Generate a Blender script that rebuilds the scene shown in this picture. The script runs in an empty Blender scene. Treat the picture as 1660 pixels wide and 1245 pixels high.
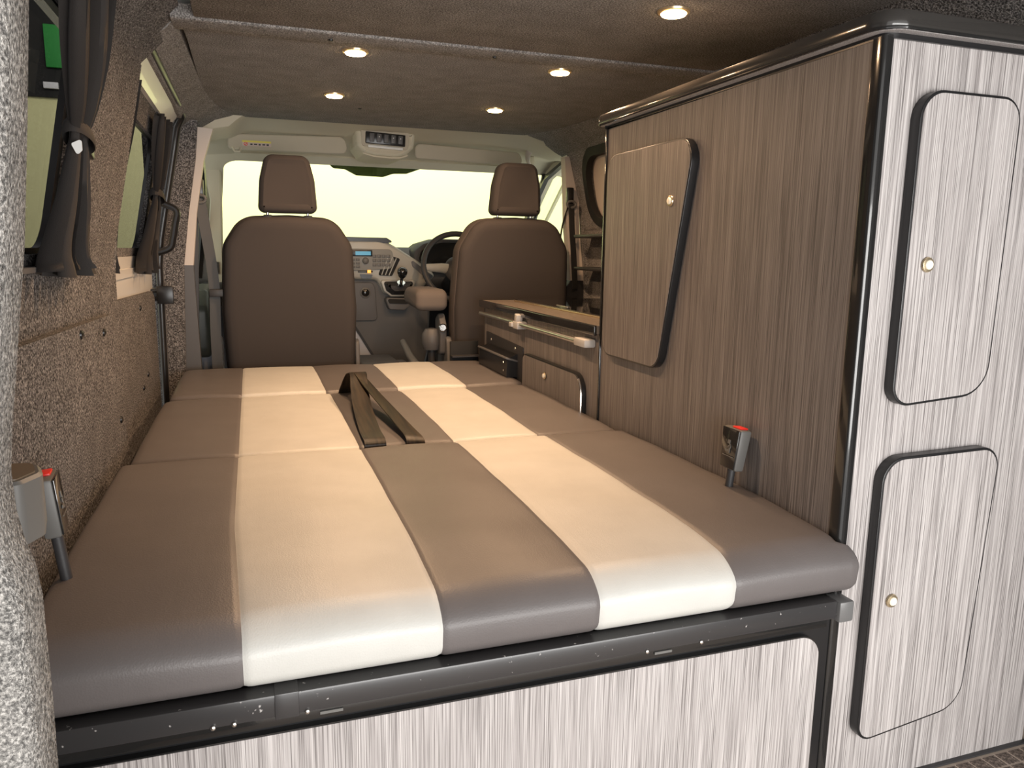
import bpy, bmesh, math, random
from mathutils import Vector, Matrix
random.seed(4)
sc = bpy.context.scene
COL = sc.collection

# ------------------------------------------------------------------ camera
cam_d = bpy.data.cameras.new('camera'); cam = bpy.data.objects.new('camera', cam_d); COL.objects.link(cam)
f = 1225.0
def _n(v): return v.normalized()
dY = _n(Vector((405-830, 402-622.5, f)))
dX = Vector((4500-830, 458-622.5, f)); dX = _n(dX - dY*dX.dot(dY)); dZ = dX.cross(dY)
# rows of world axes in camera frame (x right, y down, z forward) -> camera axes in world
right = Vector((dX.x, dY.x, dZ.x)); up = -Vector((dX.y, dY.y, dZ.y)); back = -Vector((dX.z, dY.z, dZ.z))
M = Matrix((right, up, back)).transposed().to_4x4(); M.translation = (0, 0, 0.97)
cam.matrix_world = M
cam_d.sensor_width = 36; cam_d.lens = f/1660*36; cam_d.clip_start = 0.02
sc.camera = cam

# ------------------------------------------------------------------ world, light, exposure
sc.view_settings.view_transform = 'Standard'; sc.view_settings.look = 'None'
sc.view_settings.gamma = 1; sc.view_settings.use_curve_mapping = False
sc.view_settings.exposure = 0.1
w = bpy.data.worlds.new('world'); sc.world = w; w.use_nodes = True
w.node_tree.nodes['Background'].inputs[0].default_value = (1.0, 0.97, 0.94, 1)
w.node_tree.nodes['Background'].inputs[1].default_value = 1.15
sc.cycles.use_denoising = True
sc.cycles.sample_clamp_indirect = 4.0
sc.cycles.max_bounces = 8; sc.cycles.diffuse_bounces = 5

def area(name, loc, size, rot, power, col):
    l = bpy.data.lights.new(name, 'AREA'); l.shape = 'RECTANGLE'; l.size, l.size_y = size
    l.energy = power; l.color = col
    o = bpy.data.objects.new(name, l); o.location = loc; o.rotation_euler = rot; COL.objects.link(o); return o
R = math.radians
# daylight through the open garage doorway behind the van
area('doorway_daylight', (0.9, -1.9, 0.60), (3.2, 1.25), (R(90), 0, 0), 118, (1.0, 0.98, 0.955))
# added lamp out of view ahead of the van, brightens the cream wall
area('front_wall_fill', (1.2, 6.6, 3.6), (6.0, 0.8), (R(62), 0, 0), 270, (1.0, 0.97, 0.88))
WARM = (1.0, 0.635, 0.37)
LAMP_W = 4.7

# ------------------------------------------------------------------ materials
def mat(name, col, rough=0.6, metal=0.0, bump=None, spec=0.5, emit=None, coat=0.0):
    m = bpy.data.materials.new(name); m.use_nodes = True
    b = m.node_tree.nodes['Principled BSDF']
    b.inputs['Base Color'].default_value = (*col, 1); b.inputs['Roughness'].default_value = rough
    b.inputs['Metallic'].default_value = metal; b.inputs['Specular IOR Level'].default_value = spec
    b.inputs['Coat Weight'].default_value = coat
    if emit: b.inputs['Emission Color'].default_value = (*emit[0], 1); b.inputs['Emission Strength'].default_value = emit[1]
    if bump:
        nt = m.node_tree; tc = nt.nodes.new('ShaderNodeTexCoord'); no = nt.nodes.new('ShaderNodeTexNoise')
        no.inputs['Scale'].default_value = bump[0]; bu = nt.nodes.new('ShaderNodeBump'); bu.inputs['Strength'].default_value = bump[1]
        bu.inputs['Distance'].default_value = bump[2] if len(bump) > 2 else 0.002
        nt.links.new(tc.outputs['Object'], no.inputs['Vector']); nt.links.new(no.outputs[0], bu.inputs['Height'])
        nt.links.new(bu.outputs[0], b.inputs['Normal'])
    return m
def ramp(nt, fac, stops):
    r = nt.nodes.new('ShaderNodeValToRGB'); nt.links.new(fac, r.inputs[0])
    e = r.color_ramp.elements
    while len(e) < len(stops): e.new(0.5)
    for i, (p, c) in enumerate(stops): e[i].position = p; e[i].color = (*c, 1)
    return r.outputs[0]
def carpet(name, dark, light, scale, bs=0.9, dist=0.004, mid=None):
    m = mat(name, light, 1.0, spec=0.05); nt = m.node_tree; b = nt.nodes['Principled BSDF']
    tc = nt.nodes.new('ShaderNodeTexCoord')
    n1 = nt.nodes.new('ShaderNodeTexNoise'); n1.inputs['Scale'].default_value = scale; n1.inputs['Detail'].default_value = 3
    n1.inputs['Roughness'].default_value = 0.75
    n2 = nt.nodes.new('ShaderNodeTexNoise'); n2.inputs['Scale'].default_value = scale*0.05; n2.inputs['Detail'].default_value = 2
    nt.links.new(tc.outputs['Object'], n1.inputs['Vector']); nt.links.new(tc.outputs['Object'], n2.inputs['Vector'])
    c = ramp(nt, n1.outputs[0], [(0.36, dark), (0.5, mid or tuple((a+b_)/2 for a, b_ in zip(dark, light))), (0.66, light)])
    c2 = ramp(nt, n2.outputs[0], [(0.3, (0.8,)*3), (0.7, (1,)*3)])
    mx = nt.nodes.new('ShaderNodeMix'); mx.data_type = 'RGBA'; mx.blend_type = 'MULTIPLY'; mx.inputs[0].default_value = 1
    nt.links.new(c, mx.inputs[6]); nt.links.new(c2, mx.inputs[7]); nt.links.new(mx.outputs[2], b.inputs['Base Color'])
    bu = nt.nodes.new('ShaderNodeBump'); bu.inputs['Strength'].default_value = bs; bu.inputs['Distance'].default_value = dist
    nt.links.new(n1.outputs[0], bu.inputs['Height']); nt.links.new(bu.outputs[0], b.inputs['Normal'])
    return m
def laminate(name, dark, mid, light, rough=0.42, sc_=620):
    m = mat(name, mid, rough, spec=0.4); nt = m.node_tree; b = nt.nodes['Principled BSDF']
    tc = nt.nodes.new('ShaderNodeTexCoord'); mp = nt.nodes.new('ShaderNodeMapping'); mp.inputs['Scale'].default_value = (sc_, sc_, 4.5)
    n1 = nt.nodes.new('ShaderNodeTexNoise'); n1.inputs['Scale'].default_value = 1; n1.inputs['Detail'].default_value = 3; n1.inputs['Roughness'].default_value = 0.6
    mp2 = nt.nodes.new('ShaderNodeMapping'); mp2.inputs['Scale'].default_value = (sc_*.16, sc_*.16, 1.2)
    n2 = nt.nodes.new('ShaderNodeTexNoise'); n2.inputs['Scale'].default_value = 1
    nt.links.new(tc.outputs['Object'], mp.inputs[0]); nt.links.new(mp.outputs[0], n1.inputs['Vector'])
    nt.links.new(tc.outputs['Object'], mp2.inputs[0]); nt.links.new(mp2.outputs[0], n2.inputs['Vector'])
    c = ramp(nt, n1.outputs[0], [(0.32, dark), (0.46, mid), (0.64, light)])
    c2 = ramp(nt, n2.outputs[0], [(0.3, (0.88, 0.87, 0.87)), (0.65, (1, 1, 1))])
    mx = nt.nodes.new('ShaderNodeMix'); mx.data_type = 'RGBA'; mx.blend_type = 'MULTIPLY'; mx.inputs[0].default_value = 1
    nt.links.new(c, mx.inputs[6]); nt.links.new(c2, mx.inputs[7]); nt.links.new(mx.outputs[2], b.inputs['Base Color'])
    bu = nt.nodes.new('ShaderNodeBump'); bu.inputs['Strength'].default_value = 0.15; bu.inputs['Distance'].default_value = 0.001
    nt.links.new(n1.outputs[0], bu.inputs['Height']); nt.links.new(bu.outputs[0], b.inputs['Normal'])
    return m
def leather(name, col, rough=0.42):
    m = mat(name, col, rough, spec=0.45); nt = m.node_tree; b = nt.nodes['Principled BSDF']
    tc = nt.nodes.new('ShaderNodeTexCoord')
    v = nt.nodes.new('ShaderNodeTexVoronoi'); v.inputs['Scale'].default_value = 420
    n1 = nt.nodes.new('ShaderNodeTexNoise'); n1.inputs['Scale'].default_value = 14; n1.inputs['Detail'].default_value = 5
    mp = nt.nodes.new('ShaderNodeMapping'); mp.inputs['Scale'].default_value = (60, 9, 25)
    n2 = nt.nodes.new('ShaderNodeTexNoise'); n2.inputs['Scale'].default_value = 1; n2.inputs['Detail'].default_value = 4
    for a in (v, n1): nt.links.new(tc.outputs['Object'], a.inputs['Vector'])
    nt.links.new(tc.outputs['Object'], mp.inputs[0]); nt.links.new(mp.outputs[0], n2.inputs['Vector'])
    c = ramp(nt, n1.outputs[0], [(0.3, tuple(x*0.95 for x in col)), (0.7, tuple(min(1, x*1.03) for x in col))])
    nt.links.new(c, b.inputs['Base Color'])
    b1 = nt.nodes.new('ShaderNodeBump'); b1.inputs['Strength'].default_value = 0.25; b1.inputs['Distance'].default_value = 0.0006
    b2 = nt.nodes.new('ShaderNodeBump'); b2.inputs['Strength'].default_value = 0.12; b2.inputs['Distance'].default_value = 0.002
    nt.links.new(v.outputs[0], b1.inputs['Height']); nt.links.new(n2.outputs[0], b2.inputs['Height'])
    nt.links.new(b1.outputs[0], b2.inputs['Normal']); nt.links.new(b2.outputs[0], b.inputs['Normal'])
    return m
def scuffed(name, col, chip, rough=0.28):
    m = mat(name, col, rough, spec=0.6); nt = m.node_tree; b = nt.nodes['Principled BSDF']
    tc = nt.nodes.new('ShaderNodeTexCoord'); n1 = nt.nodes.new('ShaderNodeTexNoise'); n1.inputs['Scale'].default_value = 120
    n1.inputs['Detail'].default_value = 4
    nt.links.new(tc.outputs['Object'], n1.inputs['Vector'])
    c = ramp(nt, n1.outputs[0], [(0.0, col), (0.70, col), (0.74, chip)]); nt.links.new(c, b.inputs['Base Color'])
    return m
def glass(name, tint, refl=0.03):
    m = bpy.data.materials.new(name); m.use_nodes = True; nt = m.node_tree; nt.nodes.clear()
    o = nt.nodes.new('ShaderNodeOutputMaterial'); t = nt.nodes.new('ShaderNodeBsdfTransparent'); t.inputs[0].default_value = (*tint, 1)
    g = nt.nodes.new('ShaderNodeBsdfGlossy'); g.inputs['Roughness'].default_value = 0.02; g.inputs[0].default_value = (1, 1, 1, 1)
    mx = nt.nodes.new('ShaderNodeMixShader'); mx.inputs[0].default_value = refl
    nt.links.new(t.outputs[0], mx.inputs[1]); nt.links.new(g.outputs[0], mx.inputs[2]); nt.links.new(mx.outputs[0], o.inputs[0])
    return m
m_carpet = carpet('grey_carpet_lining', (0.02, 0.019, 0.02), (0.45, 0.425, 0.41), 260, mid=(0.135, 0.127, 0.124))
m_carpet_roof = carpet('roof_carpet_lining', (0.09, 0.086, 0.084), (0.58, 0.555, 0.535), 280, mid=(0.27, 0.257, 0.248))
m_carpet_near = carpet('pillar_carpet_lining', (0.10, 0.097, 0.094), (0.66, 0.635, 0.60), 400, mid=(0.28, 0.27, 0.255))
m_lam = laminate('grey_streaked_laminate', (0.115, 0.103, 0.10), (0.34, 0.317, 0.31), (0.56, 0.53, 0.52))
m_lam_shaded = laminate('shaded_streaked_laminate', (0.07, 0.062, 0.06), (0.155, 0.138, 0.13), (0.25, 0.225, 0.21))  # same laminate as the front, shade away from daylight put into its colour
m_dark_leather = leather('charcoal_leatherette', (0.122, 0.110, 0.108))
m_cream_leather = leather('pale_leatherette', (0.53, 0.525, 0.495))
m_black = mat('black_edging', (0.012, 0.012, 0.013), 0.3)
m_black_gloss = mat('black_gloss', (0.015, 0.015, 0.015), 0.12, coat=0.5)
m_black_matt = mat('black_matt', (0.01, 0.01, 0.01), 0.75)
m_bar = scuffed('black_painted_steel', (0.035, 0.034, 0.035), (0.4, 0.38, 0.37))
m_cap = mat('grey_plastic_cap', (0.13, 0.13, 0.13), 0.35)
m_grey_pl = mat('grey_plastic', (0.13, 0.127, 0.12), 0.45)
m_dark_pl = mat('dark_grey_plastic', (0.035, 0.034, 0.036), 0.5, bump=(300, 0.2, 0.001))
m_mid_pl = mat('mid_grey_plastic', (0.10, 0.098, 0.10), 0.5)
m_beige = mat('beige_headlining', (0.62, 0.57, 0.45), 0.85, bump=(500, 0.15, 0.0006))
m_visor = mat('beige_visor_cloth', (0.50, 0.45, 0.36), 0.9, bump=(500, 0.15, 0.0006))
m_cream_paint = mat('cream_pillar_trim', (0.62, 0.55, 0.49), 0.6)
m_white_paint = mat('white_body_paint', (0.76, 0.74, 0.70), 0.25, coat=0.4)
m_seat = mat('brown_grey_seat_cloth', (0.060, 0.052, 0.049), 0.95, bump=(900, 0.3, 0.001), spec=0.2)
m_seat_side = mat('lighter_seat_cloth', (0.085, 0.070, 0.063), 0.95, bump=(900, 0.3, 0.001), spec=0.2)
m_arm = mat('armrest_cloth', (0.15, 0.13, 0.118), 0.95, spec=0.2)
m_chrome = mat('chrome', (0.8, 0.79, 0.77), 0.15, 1.0)
m_alu = mat('satin_aluminium', (0.72, 0.69, 0.65), 0.28, 1.0)
m_knob = mat('cream_knob', (0.85, 0.8, 0.68), 0.3)
m_curtain = mat('dark_brown_curtain', (0.030, 0.026, 0.024), 0.75, bump=(700, 0.3, 0.001), spec=0.3)
m_tag = mat('white_label', (0.8, 0.8, 0.78), 0.6)
m_clip = mat('pale_grey_clip', (0.40, 0.39, 0.38), 0.45)
m_red = mat('red_button', (0.8, 0.03, 0.02), 0.35)
m_silver = mat('silver_dash_plastic', (0.42, 0.41, 0.37), 0.4, 0.1)
m_dash = mat('dash_plastic', (0.09, 0.088, 0.088), 0.55, bump=(400, 0.2, 0.0008))
m_belt = mat('seat_belt_webbing', (0.045, 0.045, 0.045), 0.5)
m_metal_edge = mat('warm_metal_edge', (0.75, 0.62, 0.42), 0.25, 0.9)
m_worktop = laminate('worktop_laminate', (0.09, 0.072, 0.06), (0.15, 0.125, 0.105), (0.2, 0.17, 0.14), 0.35, 120)
m_hob = mat('black_hob_glass', (0.01, 0.01, 0.01), 0.04, coat=1.0)
m_glass = glass('windscreen_glass', (0.97, 1.0, 0.95))
m_tint = glass('tinted_window_glass', (0.39, 0.39, 0.40))
m_band = glass('sun_band_glass', (0.11, 0.125, 0.09))
m_wall_out = mat('cream_workshop_wall', (0.86, 0.83, 0.43), 0.9, bump=(8, 0.1, 0.002))
m_dark_out = mat('dark_cladding', (0.012, 0.012, 0.01), 0.8)
m_green = mat('green_board', (0.03, 0.30, 0.05), 0.6)
m_concrete = mat('concrete', (0.3, 0.29, 0.27), 0.9, bump=(10, 0.3, 0.002))
m_floor = mat('brown_vinyl', (0.50, 0.41, 0.34), 0.45)
m_tile = carpet('brown_mosaic_tile', (0.06, 0.047, 0.042), (0.40, 0.32, 0.27), 150, bs=0.1, dist=0.001, mid=(0.17, 0.137, 0.118))
m_tile.node_tree.nodes['Principled BSDF'].inputs['Roughness'].default_value = 0.4
m_lamp_lens = mat('lit_lamp_lens', (1, 0.9, 0.7), 0.4, emit=((1.0, 0.66, 0.30), 26.0))
m_lamp_rim = mat('brass_lamp_rim', (0.8, 0.6, 0.35), 0.3, 0.8)
m_blue = mat('blue_display', (0.02, 0.1, 0.14), 0.3, emit=((0.08, 0.42, 0.60), 0.5))
m_orange = mat('orange_indicator', (0.6, 0.3, 0.05), 0.3, emit=((1.0, 0.45, 0.08), 1.2))
m_yellow = mat('yellow_sticker', (0.75, 0.66, 0.12), 0.6)
m_pink = mat('pale_pink_sticker', (0.62, 0.50, 0.46), 0.6)
m_foot = mat('pale_grey_plastic', (0.42, 0.44, 0.50), 0.6)
def strap_mat():
    m = mat('brown_satin_webbing', (0.04, 0.03, 0.02), 0.36, spec=0.3); nt = m.node_tree; b = nt.nodes['Principled BSDF']
    tc = nt.nodes.new('ShaderNodeTexCoord'); mp = nt.nodes.new('ShaderNodeMapping'); mp.inputs['Scale'].default_value = (110, 6, 6)
    n = nt.nodes.new('ShaderNodeTexNoise'); n.inputs['Scale'].default_value = 1
    nt.links.new(tc.outputs['Object'], mp.inputs[0]); nt.links.new(mp.outputs[0], n.inputs['Vector'])
    c = ramp(nt, n.outputs[0], [(0.35, (0.008, 0.006, 0.004)), (0.65, (0.038, 0.026, 0.015))]); nt.links.new(c, b.inputs['Base Color'])
    return m
m_strap = strap_mat()

# ------------------------------------------------------------------ helpers
ORG = {}
def thing(name, label, cat, loc=(0, 0, 0), group=None, kind=None):
    o = bpy.data.objects.new(name, None); COL.objects.link(o); o.location = loc; o.empty_display_size = 0.05
    ORG[o.name] = Vector(loc)
    if label: o['label'] = label
    if cat: o['category'] = cat
    if group: o['group'] = group
    if kind: o['kind'] = kind
    return o
def obj(name, bm, m, parent=None, label=None, cat=None, group=None, kind=None, smooth=38):
    me = bpy.data.meshes.new(name)
    bmesh.ops.recalc_face_normals(bm, faces=bm.faces)
    bm.to_mesh(me); bm.free()
    for x in (m if isinstance(m, (list, tuple)) else [m]): me.materials.append(x)
    if smooth:
        for p in me.polygons: p.use_smooth = True
        me.set_sharp_from_angle(angle=R(smooth))
    o = bpy.data.objects.new(name, me); COL.objects.link(o)
    org = ORG.get(parent.name, Vector()) if parent else Vector()
    if parent:
        me.transform(Matrix.Translation(-org)); o.parent = parent
    ORG[o.name] = org
    if label: o['label'] = label
    if cat: o['category'] = cat
    if group: o['group'] = group
    if kind: o['kind'] = kind
    return o
def struct(name, bm, m, smooth=38): return obj(name, bm, m, kind='structure', smooth=smooth)
def NB(): return bmesh.new()
def box(bm, x0, x1, y0, y1, z0, z1, bev=0.0, seg=2, rot=None, piv=None):
    t = bmesh.new(); bmesh.ops.create_cube(t, size=1)
    for v in t.verts: v.co = Vector(((x0+x1)/2 + v.co.x*(x1-x0), (y0+y1)/2 + v.co.y*(y1-y0), (z0+z1)/2 + v.co.z*(z1-z0)))
    if bev: bmesh.ops.bevel(t, geom=t.edges[:], offset=bev, segments=seg, affect='EDGES', profile=0.5)
    if rot is not None:
        p = Vector(piv or ((x0+x1)/2, (y0+y1)/2, (z0+z1)/2))
        for v in t.verts: v.co = p + rot @ (v.co - p)
    join(bm, t); return bm
def join(bm, t):
    me = bpy.data.meshes.new('tmp'); t.to_mesh(me); t.free(); bm.from_mesh(me); bpy.data.meshes.remove(me)
def bx(*a, **k): return box(NB(), *a, **k)
def rpoly(pts, r, n=7):
    """2D polygon with rounded corners; r is one radius or one per corner."""
    out = []; N = len(pts); rs = r if isinstance(r, (list, tuple)) else [r]*N
    for i in range(N):
        p = Vector(pts[i]); a = Vector(pts[i-1]); b = Vector(pts[(i+1) % N])
        if rs[i] <= 0: out.append(p); continue
        u = (a-p).normalized(); v = (b-p).normalized(); ang = u.angle(v)
        d = min(rs[i]/math.tan(ang/2), (a-p).length*0.48, (b-p).length*0.48); rr = d*math.tan(ang/2)
        c = p + (u+v).normalized()*(rr/math.sin(ang/2)); s = p+u*d - c; e = p+v*d - c
        th = s.angle_signed(e)
        for k in range(n+1):
            t = -th*k/n; out.append(c + Vector((s.x*math.cos(t)-s.y*math.sin(t), s.x*math.sin(t)+s.y*math.cos(t))))
    return out
def inset(pts, d):
    N = len(pts); A = sum(pts[i].x*pts[(i+1) % N].y - pts[(i+1) % N].x*pts[i].y for i in range(N)); s = 1 if A > 0 else -1
    out = []
    for i in range(N):
        a = pts[i-1]; p = pts[i]; b = pts[(i+1) % N]
        e1 = (p-a); e2 = (b-p)
        if e1.length < 1e-9 or e2.length < 1e-9: out.append(p.copy()); continue
        n1 = Vector((-e1.y, e1.x)).normalized()*s; n2 = Vector((-e2.y, e2.x)).normalized()*s
        n = (n1+n2); n = n.normalized() if n.length > 1e-6 else n1
        out.append(p + n*d/max(0.5, n.dot(n1)))
    return out
def stack(bm, pts, fn, layers):
    """layers: (depth, inset); fn(a, b, depth)->3D"""
    pts = [Vector(p) for p in pts]; rings = []
    for dep, ins in layers:
        q = inset(pts, ins) if ins else pts
        rings.append([bm.verts.new(fn(p[0], p[1], dep)) for p in q])
    N = len(pts)
    for r0, r1 in zip(rings, rings[1:]):
        for i in range(N): bm.faces.new((r0[i], r0[(i+1) % N], r1[(i+1) % N], r1[i]))
    bm.faces.new(rings[0][::-1]); bm.faces.new(rings[-1]); return bm
FXZ = lambda a, b, d: Vector((a, d, b))      # outline in x,z ; depth along y
FYZ = lambda a, b, d: Vector((d, a, b))      # outline in y,z ; depth along x
FXY = lambda a, b, d: Vector((a, b, d))
def slab(fn, pts, d0, d1, bev=0.0, n=1):
    bm = NB()
    if not bev: return stack(bm, pts, fn, [(d0, 0), (d1, 0)])
    s = 1 if d1 > d0 else -1
    L = []
    K = 4
    for k in range(K+1):
        a = math.pi/2*k/K; L.append((d0 + s*bev*(1-math.sin(a)), bev*(1-math.cos(a+0)) if 0 else bev*(1-math.sin(math.pi/2 - a + 0)) ))
    L = [(d0 + s*bev*(1-math.cos(math.pi/2*k/K)), bev*(1-math.sin(math.pi/2*k/K))) for k in range(K+1)]
    L2 = [(d1 - s*bev*(1-math.cos(math.pi/2*k/K)), bev*(1-math.sin(math.pi/2*k/K))) for k in range(K, -1, -1)]
    return stack(bm, pts, fn, L+L2)
def tube(bm, path, r, n=10, closed=False, flat=None):
    path = [Vector(p) for p in path]; N = len(path); rings = []
    prev = None
    for i, p in enumerate(path):
        a = path[i-1] if (i > 0 or closed) else p; b = path[(i+1) % N] if (i < N-1 or closed) else p
        t = (b-a).normalized()
        ref = prev if prev is not None else (Vector((0, 0, 1)) if abs(t.z) < 0.9 else Vector((1, 0, 0)))
        u = (ref - t*ref.dot(t)).normalized(); prev = u; v = t.cross(u)
        rr = r[i] if isinstance(r, (list, tuple)) else r
        ru, rv = (rr, rr) if not flat else (rr*flat[0], rr*flat[1])
        rings.append([bm.verts.new(p + u*math.cos(2*math.pi*k/n)*ru + v*math.sin(2*math.pi*k/n)*rv) for k in range(n)])
    rr_ = list(zip(rings, rings[1:])) + ([(rings[-1], rings[0])] if closed else [])
    for r0, r1 in rr_:
        for k in range(n): bm.faces.new((r0[k], r0[(k+1) % n], r1[(k+1) % n], r1[k]))
    if not closed: bm.faces.new(rings[0][::-1]); bm.faces.new(rings[-1])
    return bm
def cyl(bm, c, axis, r, h, n=24, r2=None):
    c = Vector(c); ax = Vector(axis).normalized()
    return tube(bm, [c, c+ax*h], [r, r if r2 is None else r2], n)
def disc_stack(bm, c, axis, prof, n=24):
    """lathe: prof = [(radius, distance along axis)]"""
    c = Vector(c); t = Vector(axis).normalized(); ref = Vector((0, 0, 1)) if abs(t.z) < 0.9 else Vector((1, 0, 0))
    u = (ref-t*ref.dot(t)).normalized(); v = t.cross(u)
    rings = [[bm.verts.new(c+t*d + (u*math.cos(2*math.pi*k/n)+v*math.sin(2*math.pi*k/n))*r) for k in range(n)] for r, d in prof]
    for r0, r1 in zip(rings, rings[1:]):
        for k in range(n): bm.faces.new((r0[k], r0[(k+1) % n], r1[(k+1) % n], r1[k]))
    bm.faces.new(rings[0][::-1]); bm.faces.new(rings[-1]); return bm
def ribbon(bm, path, side, w, t=0.0015):
    """webbing: centre path, side vectors (one or per point), width"""
    path = [Vector(p) for p in path]; N = len(path); rows = []
    for i, p in enumerate(path):
        s = Vector(side[i] if isinstance(side, list) else side).normalized()
        a = path[max(0, i-1)]; b = path[min(N-1, i+1)]; d = (b-a).normalized(); nn = s.cross(d).normalized()
        rows.append([bm.verts.new(p+s*w/2+nn*t), bm.verts.new(p-s*w/2+nn*t), bm.verts.new(p-s*w/2-nn*t), bm.verts.new(p+s*w/2-nn*t)])
    for a, b in zip(rows, rows[1:]):
        for k in range(4): bm.faces.new((a[k], a[(k+1) % 4], b[(k+1) % 4], b[k]))
    bm.faces.new(rows[0][::-1]); bm.faces.new(rows[-1]); return bm
def catmull(pts, n=8):
    P = [Vector(p) for p in pts]; P = [P[0]*2-P[1]] + P + [P[-1]*2-P[-2]]; out = []
    for i in range(1, len(P)-2):
        for k in range(n):
            t = k/n; a, b, c, d = P[i-1:i+3]
            out.append(0.5*((2*b)+(c-a)*t+(2*a-5*b+4*c-d)*t*t+(3*b-a-3*c+d)*t**3))
    out.append(P[-2]); return out

# van side profile: x of the left lining at height z (the right side mirrors about x = 0.6)
def xl(z, off=0.0):
    if z < 0.95: return -0.324 - 0.012*(0.95-z)/0.95 + off
    if z < 1.41: return -0.324 + 0.20*(z-0.95) + off
    return -0.232 + (z-1.41)*0.97 + off
def side(y0, y1, z0, z1, off=0.0, th=0.02, mirror=False, yf=None, nz=None):
    """a piece of side lining that follows the profile. yf(z)->(y0,y1) shapes its ends"""
    bm = NB(); zs = [z0]
    for z in [0.2*k for k in range(1, 8)] + [0.9, 1.41]:
        if z0+0.005 < z < z1-0.005: zs.append(z)
    zs = sorted(set(zs)) + [z1]
    if nz: zs = [z0+(z1-z0)*k/nz for k in range(nz+1)]
    rows = []
    for z in zs:
        a, b = yf(z) if yf else (y0, y1); rows.append([])
        for o in (off, off-th):
            for y in (a, b):
                x = xl(z, o); x = 1.2-x if mirror else x
                rows[-1].append(bm.verts.new((x, y, z)))
    for r0, r1 in zip(rows, rows[1:]):
        for i, j in ((0, 1), (1, 3), (3, 2), (2, 0)): bm.faces.new((r0[i], r0[j], r1[j], r1[i]))
    for r in (rows[0], rows[-1]): bm.faces.new((r[0], r[1], r[3], r[2]))
    return bm
def side_ring(outer, inner, off, th, mirror=False):
    """ring in the side plane between two loops of (y,z) with equal counts, thickness th"""
    bm = NB(); N = len(outer); L = []
    for lp, o in ((outer, off), (inner, off), (inner, off-th), (outer, off-th)):
        L.append([bm.verts.new(((1.2-xl(p[1], o)) if mirror else xl(p[1], o), p[0], p[1])) for p in lp])
    for k in range(4):
        a, b = L[k], L[(k+1) % 4]
        for i in range(N): bm.faces.new((a[i], a[(i+1) % N], b[(i+1) % N], b[i]))
    return bm
def side_plate(pts, off, th, mirror=False):
    bm = NB(); N = len(pts)
    A = [bm.verts.new(((1.2-xl(p[1], off)) if mirror else xl(p[1], off), p[0], p[1])) for p in pts]
    B = [bm.verts.new(((1.2-xl(p[1], off-th)) if mirror else xl(p[1], off-th), p[0], p[1])) for p in pts]
    for i in range(N): bm.faces.new((A[i], A[(i+1) % N], B[(i+1) % N], B[i]))
    bm.faces.new(A); bm.faces.new(B[::-1]); return bm

# ------------------------------------------------------------------ outside: workshop
bm = NB(); box(bm, -9, 11, 9.0, 9.2, -0.6, 2.42); struct('wall_front', bm, m_wall_out)
bm = NB(); box(bm, -9, 11, 8.97, 9.2, 2.42, 4.2); struct('wall_front_cladding', bm, m_dark_out)
bm = NB(); box(bm, -9, 11, 5.2, 9.2, -0.7, -0.6); struct('floor_workshop', bm, m_concrete)
bm = bx(-1.82, -1.58, 8.93, 8.97, 2.70, 3.1, bev=0.006)
g = obj('notice_board', bm, m_green, label='green board high on the dark wall seen through the nearest side window', cat='board')
bm = bx(-1.86, -1.73, 8.93, 8.97, 2.50, 2.56, bev=0.004)
obj('wall_sign', bm, m_tag, label='small white strip sign on the dark wall below the green board', cat='sign')

# ------------------------------------------------------------------ van shell
bm = bx(-0.4, 1.6, -0.05, 3.4, -0.04, -0.0004); struct('floor', bm, m_floor)
fl = bpy.data.objects['floor']
tm = None
k = 0
for i in range(16):
    for j in range(10):
        x = 1.03+i*0.034; y = 0.948-j*0.034
        if tm is None:
            b = bx(-0.0150, 0.0150, -0.0150, 0.0150, -0.003, 0.0, bev=0.0006, seg=1)
            o = obj('tile', b, m_tile, fl); tm = o.data; o.location = (x, y, 0.001)
        else:
            o = bpy.data.objects.new('tile', tm); COL.objects.link(o); o.parent = fl; o.location = (x, y, 0.001 if random.random() > 0.5 else 0.0006)
bm = bx(0.93, 1.46, 0.969, 0.979, 0.0, 0.004, bev=0.001); struct('trim_1', bm, m_dark_pl)

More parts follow.
